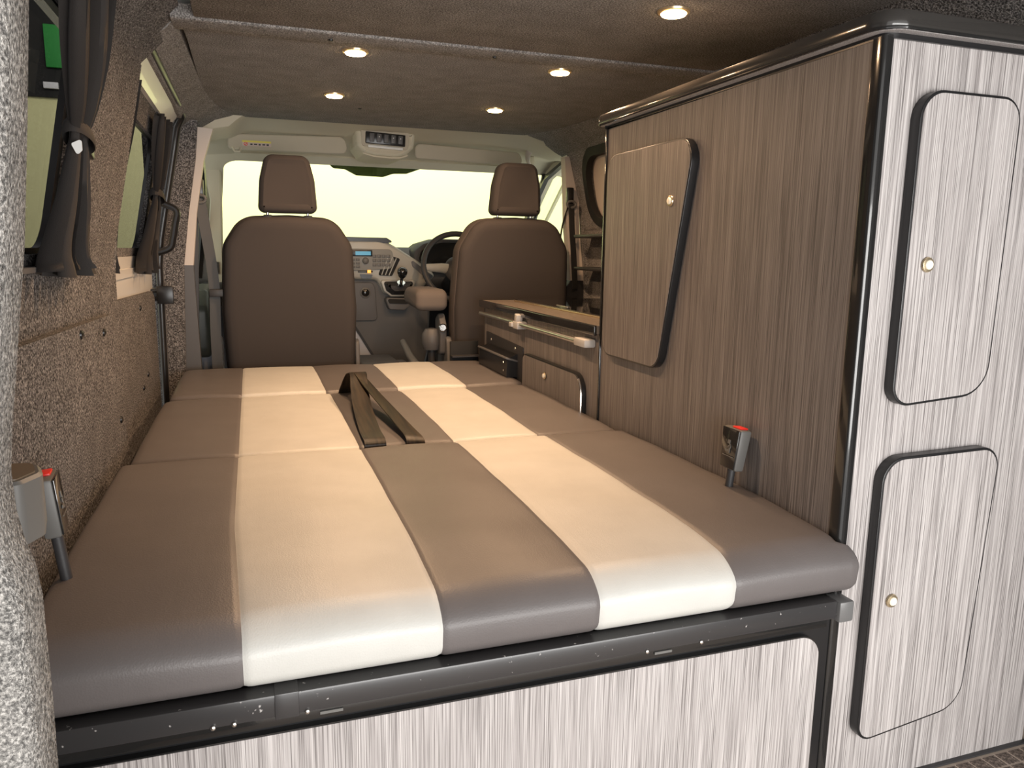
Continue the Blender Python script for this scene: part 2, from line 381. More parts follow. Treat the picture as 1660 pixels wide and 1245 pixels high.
# ceiling lining: nearer panel a little lower, a carpeted bow, then the forward panel
bm = NB(); box(bm, -0.10, 1.30, -0.05, 2.03, 1.493, 1.52, bev=0.004); struct('ceiling', bm, m_carpet_roof)
bm = NB(); box(bm, -0.13, 1.33, 2.02, 3.43, 1.50, 1.525); struct('ceiling_forward', bm, m_carpet_roof)
bm = slab(FYZ, rpoly([(2.00, 1.486), (2.13, 1.493), (2.13, 1.52), (2.00, 1.52)], [0.008, 0.008, 0, 0], 3), -0.15, 1.35); struct('ceiling_bow', bm, m_carpet_roof)
bm = bx(-0.45, 1.65, -0.1, 4.15, 1.53, 1.56); struct('ceiling_roof_skin', bm, m_white_paint)
for mir in (False, True):
    nm = 'right' if mir else 'left'
    # lining between window heads and ceiling, upper corner padding
    bm = side(-0.05, 2.14, 1.35, 1.515, 0, 0.03, mir); struct('wall_%s_head' % nm, bm, m_carpet)
    # sloping cove forward of the bow
    bm = NB(); ys = [2.05+0.2*k for k in range(7)] + [3.43]; rows = []
    for y in ys:
        t = max(0, (y-2.9)/0.5); inx = -0.145+0.03*((y-2.05)/1.3)+0.07*t*t
        prof = [(-0.215, 1.435-0.02*t), (-0.200+0.02*t, 1.452-0.02*t), ((inx-0.200)/2+0.01, 1.476), (inx, 1.499), (inx, 1.53), (-0.25, 1.53), (-0.25, 1.435)]
        rows.append([bm.verts.new((1.2-p[0] if mir else p[0], y, p[1])) for p in prof])
    for a, b in zip(rows, rows[1:]):
        for i in range(len(a)): bm.faces.new((a[i], a[(i+1) % len(a)], b[(i+1) % len(a)], b[i]))
    bm.faces.new(rows[0][::-1]); bm.faces.new(rows[-1]); struct('wall_%s_cove' % nm, bm, m_carpet_roof)

bm = side(2.10, 3.35, 1.425, 1.54, -0.028, 0.02); struct('wall_left_door_head', bm, m_black_matt)  # added strip, blocks a light leak behind the sliding door seal
# wall_left: rear quarter with window_1
wy0, wy1, wz0, wz1 = 0.62, 1.60, 0.955, 1.36
def rect_loop(y0, y1, z0, z1, r, n=7): return rpoly([(y0, z0), (y1, z0), (y1, z1), (y0, z1)], r, n)
bm = side(-0.05, 2.15, 0.0, 0.935, 0, 0.03); struct('wall_left', bm, m_carpet)
bm = side(-0.05, wy0, 0.93, 1.35, 0, 0.03); struct('wall_left_rear', bm, m_carpet)
bm = side(wy1+0.08, 2.15, 0.93, 1.35, 0, 0.03); struct('wall_left_pillar', bm, m_carpet)
# rounded rear edge of the pillar lining next to the door
bm = tube(NB(), [(xl(z, -0.012), 2.147, z) for z in [0.0, 0.3, 0.6, 0.9, 1.0, 1.2, 1.41]], 0.013, 10); struct('trim_2', bm, m_carpet)
w1 = thing('window_1', None, None, (xl(1.1), 1.0, 1.1), kind='structure')
obj('window_recess', side_ring(rect_loop(wy0-0.02, wy1+0.10, wz0-0.025, wz1+0.03, 0.03), rect_loop(wy0, wy1+0.03, wz0, wz1, 0.05), -0.012, 0.02), m_carpet, w1)
obj('window_frame', side_ring(rect_loop(wy0-0.02, wy1+0.045, wz0-0.02, wz1+0.02, 0.05), rect_loop(wy0+0.03, wy1+0.01, wz0+0.01, wz1-0.01, 0.055), -0.034, 0.012), m_black, w1)
obj('pane', side_plate(rect_loop(wy0+0.0, wy1+0.06, wz0-0.005, wz1+0.005, 0.05), -0.05, 0.004), m_tint, w1)
obj('window_sill', side_plate([(0.6, 0.928), (1.75, 0.928), (1.75, 0.936), (0.6, 0.936)], 0.012, 0.04), m_mid_pl, w1)
# glass marking, a few fine strokes
bm = NB()
for q in range(4): box(bm, xl(1.02, -0.0445), xl(1.02, -0.0435), 1.335+q*0.004, 1.338+q*0.004, 1.0+0.004*q, 1.012+0.003*(q % 2))
box(bm, xl(1.035, -0.0445), xl(1.035, -0.0435), 1.333, 1.348, 1.03, 1.042)
obj('glass_marking', bm, m_black, w1)

# lower raised carpet panel with studs
lp = thing('trim_3', None, None, (-0.33, 1.2, 0.5), kind='structure')
bm = side_plate(rpoly([(0.5, 0.30), (2.12, 0.30), (1.965, 0.815), (0.5, 0.845)], [0, 0, 0.05, 0], 6), 0.018, 0.02); obj('carpet_panel', bm, m_carpet, lp)
for (y, z) in ((1.60, 0.805), (1.83, 0.785), (1.98, 0.56)):
    obj('stud', disc_stack(NB(), (xl(z)+0.018, y, z), (1, 0, 0), [(0.009, 0), (0.008, 0.003), (0.004, 0.005)], 12), m_black, lp)

# sliding door (left), door_1
d1 = thing('door_1', None, None, (-0.36, 2.6, 0.9), kind='structure')
DO = -0.022
obj('door_lower_skin', side(2.14, 3.10, 0.0, 0.94, DO, 0.02), m_white_paint, d1)
obj('carpet_panel', side_plate(rpoly([(2.16, 0.30), (3.07, 0.30), (3.02, 0.79), (2.95, 0.815), (2.16, 0.83)], [0, 0, 0.02, 0.02, 0], 4), DO+0.014, 0.012), m_carpet, d1)
obj('window_surround', side_ring(rpoly([(2.14, 0.905), (3.04, 0.905), (3.04, 1.40), (2.14, 1.40)], 0.02), rect_loop(2.24, 2.86, 0.965, 1.315, 0.06), DO-0.006, 0.012), m_carpet, d1)
obj('upper_frame', side_ring(rpoly([(2.10, 0.88), (3.10, 0.88), (3.10, 1.435), (2.10, 1.435)], 0.03), rpoly([(2.12, 0.905), (3.035, 0.905), (3.035, 1.39), (2.12, 1.39)], 0.03), DO+0.006, 0.03), m_white_paint, d1)
obj('window_frame', side_ring(rect_loop(2.21, 2.92, 0.945, 1.335, 0.06), rect_loop(2.23, 2.855, 0.962, 1.315, 0.055), DO-0.018, 0.01), m_black, d1)
obj('pane', side_plate(rect_loop(2.2, 2.95, 0.94, 1.34, 0.05), DO-0.03, 0.004), m_tint, d1)
pth = [(2.10, 1.452), (2.6, 1.452), (3.03, 1.452), (3.09, 1.437), (3.115, 1.40)] + [(3.12, z) for z in (1.3, 1.2, 1.1, 1.0, 0.9, 0.8, 0.6, 0.4, 0.1)]
def seal(o, dy, r): return tube(NB(), [(xl(min(z, 1.43), o), y+dy, z) for y, z in pth], r, 10)
obj('rubber_seal', seal(0.002, 0.0, 0.012), m_black, d1)
obj('door_channel', seal(0.004, 0.026, 0.010), m_mid_pl, d1)
h = obj('grab_handle', NB_ := tube(NB(), catmull([(xl(1.13, -0.004), 3.06, 1.125), (xl(1.11, 0.045), 3.06, 1.10), (xl(1.05, 0.05), 3.06, 1.05), (xl(1.0, 0.05), 3.06, 1.0), (xl(0.96, 0.045), 3.06, 0.965), (xl(0.94, -0.004), 3.06, 0.945)], 5), 0.012, 10, flat=(1.0, 1.6)), m_black, d1)
bm = NB(); box(bm, xl(0.8, -0.02), xl(0.8, 0.045), 3.03, 3.13, 0.775, 0.79, bev=0.003); box(bm, xl(0.8, -0.02), xl(0.8, 0.045), 3.03, 3.13, 0.805, 0.82, bev=0.003)
box(bm, xl(0.8, -0.02), xl(0.8, 0.02), 3.04, 3.12, 0.785, 0.81); box(bm, xl(0.8, 0.0), xl(0.8, 0.055), 3.015, 3.035, 0.765, 0.83, bev=0.003)
obj('latch_bracket', bm, m_black, d1)
for y, z in ((2.62, 0.78), (2.72, 0.555), (2.60, 0.53)): obj('stud', disc_stack(NB(), (xl(z, DO+0.014), y, z), (1, 0, 0), [(0.009, 0), (0.008, 0.003), (0.004, 0.005)], 12), m_black, d1)

# B-pillar left: carpet, then cream / grey trim
bm = side(3.135, 3.27, 0.0, 1.44, 0.008, 0.03); struct('wall_left_front_pillar', bm, m_carpet)
bm = NB(); rows = []
def strip_plate(pts_l, pts_r, y, th, m, nm):
    b = NB(); a = [(p[0], p[1]) for p in pts_l] + [(p[0], p[1]) for p in reversed(pts_r)]
    stack(b, [Vector(q) for q in a], lambda u, v, d: Vector((u, d, v)), [(y, 0), (y+th, 0)]); return struct(nm, b, m)
strip_plate([(-0.175, 1.425), (-0.19, 1.3), (-0.222, 1.1), (-0.25, 0.90)], [(-0.115, 1.42), (-0.155, 1.3), (-0.19, 1.1), (-0.213, 0.90)], 3.25, 0.05, m_cream_paint, 'trim_4')
strip_plate([(-0.25, 0.90), (-0.265, 0.5), (-0.27, 0.3)], [(-0.213, 0.90), (-0.205, 0.5), (-0.2, 0.3)], 3.25, 0.05, m_mid_pl, 'trim_5')
strip_plate([(-0.36, 1.44), (-0.36, 0.0)], [(-0.165, 1.44), (-0.18, 1.3), (-0.215, 1.1), (-0.243, 0.9), (-0.258, 0.5), (-0.263, 0.0)], 3.19, 0.02, m_carpet, 'wall_left_front_end')
strip_plate([(-0.34, 1.44), (-0.34, 0.0)], [(-0.17, 1.44), (-0.24, 0.0)], 3.29, 0.02, m_dark_pl, 'trim_6')

# wall_right: carpet with a hooded window near the cab
yr = [2.90, 3.235]
bm = side(-0.05, 3.36, 0.0, 1.08, 0, 0.03, True); struct('wall_right', bm, m_carpet_roof)
bm = side(-0.05, 2.5, 1.07, 1.42, 0, 0.03, True); struct('wall_right_rear', bm, m_carpet_roof)
w5 = thing('window_2', None, None, (1.45, 3.0, 1.2), kind='structure')
lo = rpoly([(2.5, 1.07), (3.36, 1.07), (3.36, 1.45), (2.5, 1.45)], 0.01); li = rect_loop(2.6, 3.22, 1.11, 1.395, 0.10)
obj('window_surround', side_ring(lo, li, 0.0, 0.03, True), m_carpet_roof, w5)
obj('window_frame', side_ring(rect_loop(2.58, 3.245, 1.085, 1.42, 0.12), rect_loop(2.61, 3.21, 1.12, 1.385, 0.10), 0.012, 0.03, True), m_black_matt, w5)
obj('blind', side_plate(rect_loop(2.55, 3.25, 1.08, 1.42, 0.05), -0.028, 0.006, True), m_cream_paint, w5)
bm = bx(1.41, 1.53, 2.6, 3.26, 1.035, 1.05, bev=0.004); obj('wall_shelf', bm, m_dark_pl, label='upper of two narrow dark ledges on the side wall beyond the kitchen unit', cat='shelf')
bm = bx(1.42, 1.53, 2.6, 3.27, 0.89, 0.905, bev=0.004); obj('wall_shelf', bm, m_dark_pl, label='lower of two narrow dark ledges on the side wall above the worktop', cat='shelf')
# right B pillar
strip_plate([(1.392, 1.405), (1.40, 1.3), (1.41, 1.1), (1.438, 0.838)], [(1.46, 1.41), (1.465, 1.25), (1.478, 1.05), (1.505, 0.838)], 3.34, 0.05, m_cream_paint, 'trim_7')
strip_plate([(1.438, 0.838), (1.38, 0.76), (1.38, 0.3)], [(1.505, 0.838), (1.56, 0.76), (1.56, 0.3)], 3.34, 0.05, m_dark_pl, 'trim_8')
strip_plate([(1.46, 1.44), (1.505, 0.8), (1.5, 0.0)], [(1.65, 1.44), (1.65, 0.8), (1.65, 0.0)], 3.33, 0.03, m_carpet_roof, 'wall_right_end')

# near rear pillar, left edge of the opening
inner = [(-0.098, 1.56), (-0.102, 1.25), (-0.105, 1.099), (-0.111, 1.036), (-0.118, 0.969), (-0.122, 0.942), (-0.128, 0.899), (-0.133, 0.864), (-0.1355, 0.842), (-0.135, 0.819), (-0.132, 0.80), (-0.128, 0.785), (-0.126, 0.765), (-0.126, 0.74), (-0.126, 0.699), (-0.127, 0.64), (-0.127, 0.0)]
pil = [Vector(p) for p in inner] + [Vector((-0.45, 0.0)), Vector((-0.45, 1.56))]
bm = stack(NB(), pil, FXZ, [(0.445, 0.008), (0.448, 0.003), (0.455, 0), (0.49, 0), (0.498, 0.004)])
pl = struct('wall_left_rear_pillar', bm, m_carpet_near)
# loose fibres on the edge of the pillar lining
bm = NB()
for q in range(900):
    z = random.uniform(0.55, 1.32)
    xs = [(a, b) for a, b in zip(inner, inner[1:]) if a[1] >= z >= b[1]][0]; t = (z-xs[1][1])/(xs[0][1]-xs[1][1]); x = xs[1][0]+(xs[0][0]-xs[1][0])*t
    y = random.uniform(0.448, 0.492); d = Vector((random.uniform(0.2, 1), random.uniform(-0.7, 0.5), random.uniform(-0.9, 0.9))).normalized()*random.uniform(0.0012, 0.0030)
    p = Vector((x-0.0006, y, z)); s = Vector((0, 0.3, 1)).cross(d).normalized()*0.00022
    vs = [bm.verts.new(v) for v in (p-s, p+s, p+d)]; bm.faces.new(vs)
obj('carpet_fibre', bm, m_carpet_near, pl, kind='stuff', smooth=0)
# closing panels of the body ends, outside the view
strip_plate([(1.45, 1.56), (1.45, 0)], [(1.65, 1.56), (1.65, 0)], 0.40, 0.06, m_carpet, 'wall_right_rear_pillar')

# ------------------------------------------------------------------ cab
# header lining
def drop(x):
    d = 0
    if x < 0.03: d += 0.065*min(1, (0.03-x)/0.09)**1.3 + 0.02*max(0, (-0.06-x)/0.1)
    if x > 1.15: d += 0.085*min(1, (x-1.15)/0.25)**1.6
    return d
bm = NB(); xs = [-0.24, -0.2, -0.16, -0.1, -0.06, -0.03, 0.0, 0.03, 0.1, 0.3, 0.6, 0.9, 1.1, 1.18, 1.24, 1.3, 1.36, 1.42, 1.5, 1.6]
ysz = [(3.40, 1.520), (3.425, 1.513), (3.50, 1.512), (3.60, 1.500), (3.75, 1.490), (3.90, 1.455), (4.02, 1.412), (4.05, 1.412), (4.05, 1.54), (3.40, 1.54)]
rows = []
for x in xs:
    rows.append([bm.verts.new((x, y, z-(drop(x)*(1 if i < 4 else 0.55 if i == 4 else 0.2) if i < 8 else 0))) for i, (y, z) in enumerate(ysz)])
for a, b in zip(rows, rows[1:]):
    for i in range(len(a)): bm.faces.new((a[i], a[(i+1) % len(a)], b[(i+1) % len(a)], b[i]))
bm.faces.new(rows[0][::-1]); bm.faces.new(rows[-1]); struct('ceiling_cab', bm, m_beige, smooth=60)
# fascia under header, windscreen surround
ws = thing('window_3', None, None, (0.6, 4.3, 1.2), kind='structure')
def scr(u, v):     # u = x, v = 0 bottom .. 1 top of the windscreen plane
    return Vector((u, 4.72-0.70*v, 0.92+0.49*v))
def scr_ring(outer, inner, t, m, nm):
    bm = NB(); N = len(outer); nrm = Vector((0, -0.57, -0.82))
    L = [[bm.verts.new(scr(*p)+nrm*o) for p in lp] for lp, o in ((outer, 0), (inner, 0), (inner, t), (outer, t))]
    for k in range(4):
        a, b = L[k], L[(k+1) % 4]
        for i in range(N): bm.faces.new((a[i], a[(i+1) % N], b[(i+1) % N], b[i]))
    return obj(nm, bm, m, ws)
oo = rpoly([(-0.3, -0.1), (1.715, -0.1), (1.71, 1.05), (-0.3, 1.05)], 0.02, 6)
ii = rpoly([(-0.165, 0.0), (1.705, 0.0), (1.695, 0.985), (-0.10, 0.985)], 0.075, 6)
scr_ring(oo, ii, 0.02, m_beige, 'windscreen_surround')
bm = NB(); nrm = Vector((0, -0.57, -0.82)); stack(bm, [Vector(p) for p in [(-0.3, -0.05), (1.71, -0.05), (1.71, 1.02), (-0.3, 1.02)]], lambda a, b, d: scr(a, b)-nrm*d, [(0.012, 0), (0.016, 0)])
obj('pane', bm, m_glass, ws)
bm = NB(); band = [(0.37, 1.0), (0.42, 0.925), (0.48, 0.92), (0.54, 0.87), (0.68, 0.865), (0.73, 0.90), (0.80, 0.905), (0.93, 1.0)]
stack(bm, rpoly(band, 0.02, 3), lambda a, b, d: scr(a, b)-nrm*d, [(0.004, 0), (0.006, 0)]); obj('sensor_tint', bm, m_band, ws)

# sun visors
def visor(name, x0, x1, zt0, zt1, zb0, zb1, y, label):
    t = thing(name, label, 'sun visor', ((x0+x1)/2, y, zt0), group='cab sun visors')
    pts = rpoly([(x0, zb0), (x1, zb1), (x1-0.02, zt1), (x0, zt0)], [0.02, 0.03, 0.035, 0.03], 6)
    obj('visor_panel', slab(FXZ, pts, y, y+0.022, 0.009), m_visor, t)
    return t
v1 = visor('sun_visor', -0.075, 0.462, 1.474, 1.490, 1.405, 1.410, 3.74, 'beige sun visor with a yellow sticker above the passenger seat')
b = obj('sticker', bx(-0.012, 0.112, 3.7375, 3.74, 1.424, 1.447), m_pink, v1, label='pale pictogram sticker')
obj('sticker_heading', bx(-0.012, 0.112, 3.7365, 3.7375, 1.439, 1.447), m_yellow, b, label='yellow strip')
bm = NB(); tube(bm, [(0.003+0.0075*math.cos(a*0.524), 3.7362, 1.4315+0.0065*math.sin(a*0.524)) for a in range(12)], 0.0012, 6, closed=True); tube(bm, [(-0.002, 3.7362, 1.427), (0.009, 3.7362, 1.436)], 0.0012, 6)
obj('prohibition_mark', bm, m_red, b, label='red crossed circle')
bm = NB()
for q, (a, c) in enumerate(((0.022, 0.010), (0.038, 0.014), (0.058, 0.009), (0.074, 0.012), (0.092, 0.010))): box(bm, a, a+c, 3.7362, 3.7372, 1.4275+0.001*(q % 2), 1.4345)
obj('pictogram', bm, m_dark_pl, b)
v2 = visor('sun_visor', 0.775, 1.335, 1.480, 1.464, 1.408, 1.398, 3.74, 'plain beige sun visor above the driver seat')
obj('visor_pivot', tube(NB(), [(-0.055, 3.73, 1.415), (-0.045, 3.72, 1.395), (-0.025, 3.72, 1.395), (-0.018, 3.735, 1.413)], 0.005, 8), m_beige, v1)
# overhead console
oc = thing('overhead_console', 'beige overhead console with a row of five dark switches between the visors', 'console', (0.6, 3.64, 1.45))
pts = rpoly([(0.475, 1.520), (0.755, 1.512), (0.745, 1.44), (0.70, 1.398), (0.665, 1.385), (0.55, 1.388), (0.51, 1.400), (0.48, 1.44)], 0.02, 4)
obj('console_body', stack(NB(), pts, FXZ, [(3.60, 0.022), (3.61, 0.008), (3.63, 0), (3.86, 0)]), m_beige, oc)
pts = rpoly([(0.497, 1.512), (0.722, 1.502), (0.712, 1.425), (0.503, 1.434)], 0.012, 4)
obj('bezel', slab(FXZ, pts, 3.592, 3.61, 0.004), m_visor, oc)
rot = Matrix.Rotation(R(2.4), 3, 'Y'); cc = Vector((0.608, 3.585, 1.467))
obj('switch_frame', bx(0.517, 0.699, 3.584, 3.60, 1.442, 1.494, bev=0.004, rot=rot, piv=cc), m_black, oc)
for q in range(5):
    x = 0.545+q*0.0325
    s = obj('switch', bx(x-0.0105, x+0.0105, 3.576, 3.59, 1.450, 1.487, bev=0.002, rot=rot, piv=cc), m_mid_pl, oc)
    if q in (1, 3, 4): obj('switch_lens', disc_stack(NB(), cc+rot @ (Vector((x, 3.577, 1.474))-cc), (0, -1, 0), [(0.003, 0), (0.002, 0.002)], 10), m_tag, s)
obj('map_lamp', bx(0.53, 0.688, 3.583, 3.60, 1.425, 1.436, bev=0.002, rot=rot, piv=cc), m_tag, oc)
bm = tube(NB(), catmull([(0.505, 3.597, 1.404), (0.55, 3.592, 1.392), (0.61, 3.59, 1.388), (0.67, 3.592, 1.389), (0.71, 3.597, 1.403)], 4), 0.0045, 8); obj('console_lip', bm, m_beige, oc)
# grab handle right
gh = thing('grab_handle', 'beige grab handle above the driver window', 'handle', (1.4, 3.7, 1.45))
obj('grip', tube(NB(), catmull([(1.345, 3.62, 1.475), (1.325, 3.64, 1.455), (1.34, 3.70, 1.425), (1.375, 3.76, 1.405)], 5), 0.011, 10, flat=(1.5, 0.8)), m_cream_paint, gh)
obj('mount', bx(1.34, 1.375, 3.60, 3.64, 1.465, 1.50, bev=0.005), m_beige, gh); obj('mount', bx(1.365, 1.395, 3.745, 3.775, 1.40, 1.45, bev=0.005), m_beige, gh)

# cab side right: door with window
d2 = thing('door_2', None, None, (1.58, 3.9, 1.0), kind='structure')
outer = [(3.38, 0.2), (4.75, 0.2), (4.75, 0.80), (4.70, 0.89), (4.05, 1.385), (3.9, 1.50), (3.38, 1.50)]
innr = [(3.45, 0.835), (4.60, 0.835), (4.60, 0.90), (4.42, 1.06), (4.0, 1.365), (3.74, 1.425), (3.47, 1.42)]
def yz_ring(outer, inner, x0, x1):
    bm = NB(); N = len(outer)
    L = [[bm.verts.new((x, p[0], p[1])) for p in lp] for lp, x in ((outer, x0), (inner, x0), (inner, x1), (outer, x1))]
    for k in range(4):
        a, b = L[k], L[(k+1) % 4]
        for i in range(N): bm.faces.new((a[i], a[(i+1) % N], b[(i+1) % N], b[i]))
    return bm
obj('door_card', yz_ring(outer, innr, 1.555, 1.60), m_beige, d2)
obj('window_seal', yz_ring([(a+(-0.012 if a < 3.8 else 0.01), b+(0.014 if b > 1 else -0.014)) for a, b in innr], [(a+(0.006 if a < 3.8 else -0.006), b+(-0.006 if b > 1 else 0.006)) for a, b in innr], 1.545, 1.57), m_black, d2)
obj('pane', slab(FYZ, [(3.42, 0.80), (4.65, 0.80), (4.65, 0.92), (4.02, 1.40), (3.74, 1.45), (3.42, 1.44)], 1.58, 1.584), m_glass, d2)
bm = NB(); tube(bm, [(1.545, 4.0, 1.385), (1.60, 4.25, 1.19), (1.62, 4.5, 0.98)], 0.012, 8); obj('pillar_trim', bm, m_dark_pl, d2)
obj('door_sill', slab(FYZ, [(3.4, 0.2), (4.6, 0.2), (4.6, 0.80), (3.58, 0.80), (3.45, 0.72)], 1.5, 1.56, 0.01), m_mid_pl, d2)
# cab side left: door, window, A pillar
d3 = thing('door_3', None, None, (-0.3, 3.8, 1.0), kind='structure')
obj('door_card', yz_ring([(3.29, 0.2), (4.5, 0.2), (4.72, 0.92), (4.05, 1.44), (3.9, 1.50), (3.29, 1.50)], [(3.36, 0.80), (4.30, 0.80), (4.34, 0.88), (3.98, 1.33), (3.85, 1.36), (3.36, 1.36)], -0.27, -0.32), m_grey_pl, d3)
obj('pane', slab(FYZ, [(3.3, 0.78), (4.4, 0.78), (4.4, 0.9), (4.0, 1.36), (3.3, 1.40)], -0.30, -0.296), m_glass, d3)
obj('window_seal', tube(NB(), catmull([(-0.205, 3.40, 1.385), (-0.195, 3.7, 1.36), (-0.20, 3.9, 1.26), (-0.215, 4.05, 1.10), (-0.235, 4.1, 0.95), (-0.25, 4.1, 0.82)], 5), 0.022, 8), m_black, d3)
obj('armrest', slab(FYZ, rpoly([(3.45, 0.50), (4.1, 0.50), (4.1, 0.76), (3.9, 0.80), (3.55, 0.79), (3.45, 0.72)], 0.05, 6), -0.27, -0.175, 0.02), mat('olive_grey_plastic', (0.10, 0.105, 0.085), 0.4), d3)
obj('door_pocket', slab(FYZ, rpoly([(3.5, 0.25), (4.2, 0.25), (4.2, 0.52), (3.5, 0.60)], 0.05, 6), -0.27, -0.15, 0.02), m_foot, d3)
# A pillar left trim
ap = [( -0.215, 1.43), (-0.10, 1.43), (-0.118, 1.36), (-0.122, 1.2), (-0.128, 1.0), (-0.13, 0.78), (-0.20, 0.78), (-0.195, 1.0), (-0.175, 1.2), (-0.20, 1.36)]
bm = stack(NB(), [Vector(p) for p in ap], FXZ, [(4.08, 0.006), (4.09, 0), (4.20, 0)]); tp = struct('trim_9', bm, m_beige)
bm = NB()
for q in range(6): box(bm, -0.172+0.0045*q, -0.1705+0.0045*q, 4.072, 4.082, 0.84, 0.90)
obj('speaker_slot', bm, m_mid_pl, tp)
struct('trim_10', bx(-0.24, -0.10, 4.0, 4.25, 0.68, 0.80, bev=0.02), m_dark_pl)
bm = bx(-0.45, 1.65, 3.4, 5.0, -0.05, 0.0); struct('floor_cab', bm, m_dark_pl)
bm = bx(-0.33, 1.75, 4.72, 4.78, -0.05, 0.90); struct('wall_bulkhead', bm, m_dark_pl)

# dashboard
da = thing('dashboard', 'grey moulded dashboard with silver centre stack, radio and air vent', 'dashboard', (0.6, 4.2, 0.9))
prof = rpoly([(4.16, 0.72), (4.09, 0.80), (4.10, 0.93), (4.20, 0.985), (4.70, 0.985), (4.70, 0.72)], [0.03, 0.05, 0.04, 0.04, 0, 0], 5)
obj('dash_body', slab(FYZ, prof, -0.25, 1.56), m_dash, da)
stk = rpoly([(0.36, 1.022), (0.655, 1.024), (0.735, 0.980), (0.84, 0.915), (0.915, 0.862), (0.935, 0.835), (0.895, 0.80), (0.855, 0.76), (0.80, 0.725), (0.66, 0.74), (0.62, 0.812), (0.36, 0.82)], [0.02, 0.03, 0.05, 0.05, 0.02, 0.02, 0.02, 0.02, 0.03, 0.03, 0.03, 0.02], 5)
obj('centre_stack', stack(NB(), stk, FXZ, [(4.00, 0.018), (4.004, 0.008), (4.016, 0), (4.20, 0)]), m_silver, da)
obj('top_tray', slab(FXZ, rpoly([(0.36, 1.012), (0.62, 1.012), (0.66, 1.004), (0.715, 1.008), (0.675, 1.032), (0.36, 1.034)], 0.006, 3), 3.998, 4.30), m_black, da)
rd = obj('radio', slab(FXZ, rpoly([(0.40, 0.975), (0.70, 0.972), (0.715, 0.90), (0.69, 0.872), (0.55, 0.862), (0.40, 0.865)], [0.01, 0.02, 0.02, 0.02, 0.02, 0.01], 4), 3.990, 4.01, 0.003), m_mid_pl if 0 else mat('radio_grey', (0.23, 0.225, 0.205), 0.45), da)
obj('display_frame', bx(0.49, 0.598, 3.984, 3.992, 0.936, 0.968, bev=0.002), m_black, rd)
obj('display', bx(0.512, 0.590, 3.982, 3.985, 0.941, 0.961), m_blue, rd, label='blue lit display')
obj('volume_knob', disc_stack(NB(), (0.563, 3.99, 0.913), (0, -1, 0), [(0.017, 0), (0.016, 0.014), (0.012, 0.017)], 20), m_grey_pl, rd)
for i in range(4):
    for j in range(3): obj('button', bx(0.60+i*0.024, 0.619+i*0.024, 3.986, 3.992, 0.885+j*0.022, 0.901+j*0.022, bev=0.0015), m_grey_pl, rd)
for i in range(2):
    for j in range(3): obj('button', bx(0.49+i*0.024, 0.509+i*0.024, 3.986, 3.992, 0.876+j*0.018, 0.889+j*0.018, bev=0.0015), m_grey_pl, rd)
obj('hazard_switch', bx(0.525, 0.60, 3.992, 4.01, 0.853, 0.862, bev=0.002), m_black, da); obj('hazard_lamp', bx(0.572, 0.59, 3.988, 4.0, 0.850, 0.866, bev=0.002), m_orange, da, label='orange lit lamp')
obj('switch_pod', slab(FXZ, rpoly([(0.53, 0.845), (0.60, 0.842), (0.59, 0.822), (0.545, 0.822)], 0.004, 3), 3.992, 4.01), m_black, da)
vn = obj('air_vent', slab(FXZ, rpoly([(0.668, 0.946), (0.745, 0.925), (0.70, 0.835), (0.628, 0.838)], 0.008, 4), 3.992, 4.02), m_black_matt, da)
for q in range(3):
    t = (q+0.7)/3.4; a = Vector((0.668, 3.990, 0.942)).lerp(Vector((0.738, 3.990, 0.924)), t); c = Vector((0.632, 3.990, 0.842)).lerp(Vector((0.697, 3.990, 0.838)), t)
    obj('louvre', tube(NB(), [a, (a+c)/2, c], 0.003, 6), m_silver, vn)
obj('side_panel', slab(FXZ, rpoly([(0.80, 0.925), (0.90, 0.85), (0.925, 0.835), (0.895, 0.815), (0.81, 0.885)], 0.008, 3), 3.993, 4.01), m_mid_pl, da)
obj('gaiter_surround', slab(FXZ, rpoly([(0.635, 0.815), (0.83, 0.815), (0.80, 0.755), (0.76, 0.728), (0.69, 0.728), (0.655, 0.755)], 0.012, 4), 3.975, 4.01, 0.005), m_silver, da)
obj('gear_gaiter', stack(NB(), rpoly([(0.65, 0.808), (0.815, 0.808), (0.79, 0.76), (0.755, 0.738), (0.695, 0.738), (0.665, 0.76)], 0.012, 4), FXZ, [(3.974, 0), (3.955, 0.01), (3.92, 0.022)]), m_dark_pl, da)
gl = obj('gear_lever', tube(NB(), [(0.73, 3.94, 0.775), (0.731, 3.90, 0.81), (0.732, 3.88, 0.835)], 0.008, 10), m_black_gloss, da)
obj('gear_collar', cyl(NB(), (0.7305, 3.905, 0.798), (0, -0.5, 0.8), 0.021, 0.009, 16), m_chrome, gl)
obj('gear_knob', disc_stack(NB(), (0.732, 3.885, 0.828), (0, -0.4, 1), [(0.010, 0), (0.020, 0.012), (0.026, 0.03), (0.025, 0.045), (0.016, 0.055), (0.004, 0.058)], 20), m_black_gloss, gl)
# lower console
obj('lower_console', stack(NB(), rpoly([(0.44, 0.835), (0.92, 0.815), (0.90, 0.42), (0.87, 0.30), (0.66, 0.30), (0.60, 0.40), (0.50, 0.57), (0.44, 0.62)], 0.03, 4), FXZ, [(4.03, 0.012), (4.045, 0), (4.5, 0)]), m_dash, da)
obj('console_panel', slab(FXZ, rpoly([(0.42, 0.80), (0.60, 0.80), (0.615, 0.775), (0.625, 0.60), (0.50, 0.60), (0.42, 0.64)], 0.02, 4), 4.018, 4.04, 0.004), m_mid_pl, da)
obj('socket_ring', disc_stack(NB(), (0.563, 4.018, 0.747), (0, -1, 0), [(0.028, 0), (0.027, 0.006), (0.021, 0.008), (0.019, 0.004)], 24), m_grey_pl, da)
obj('socket', disc_stack(NB(), (0.563, 4.012, 0.747), (0, -1, 0), [(0.0195, 0), (0.015, 0.001), (0.008, 0.004)], 20), m_black_gloss, da)
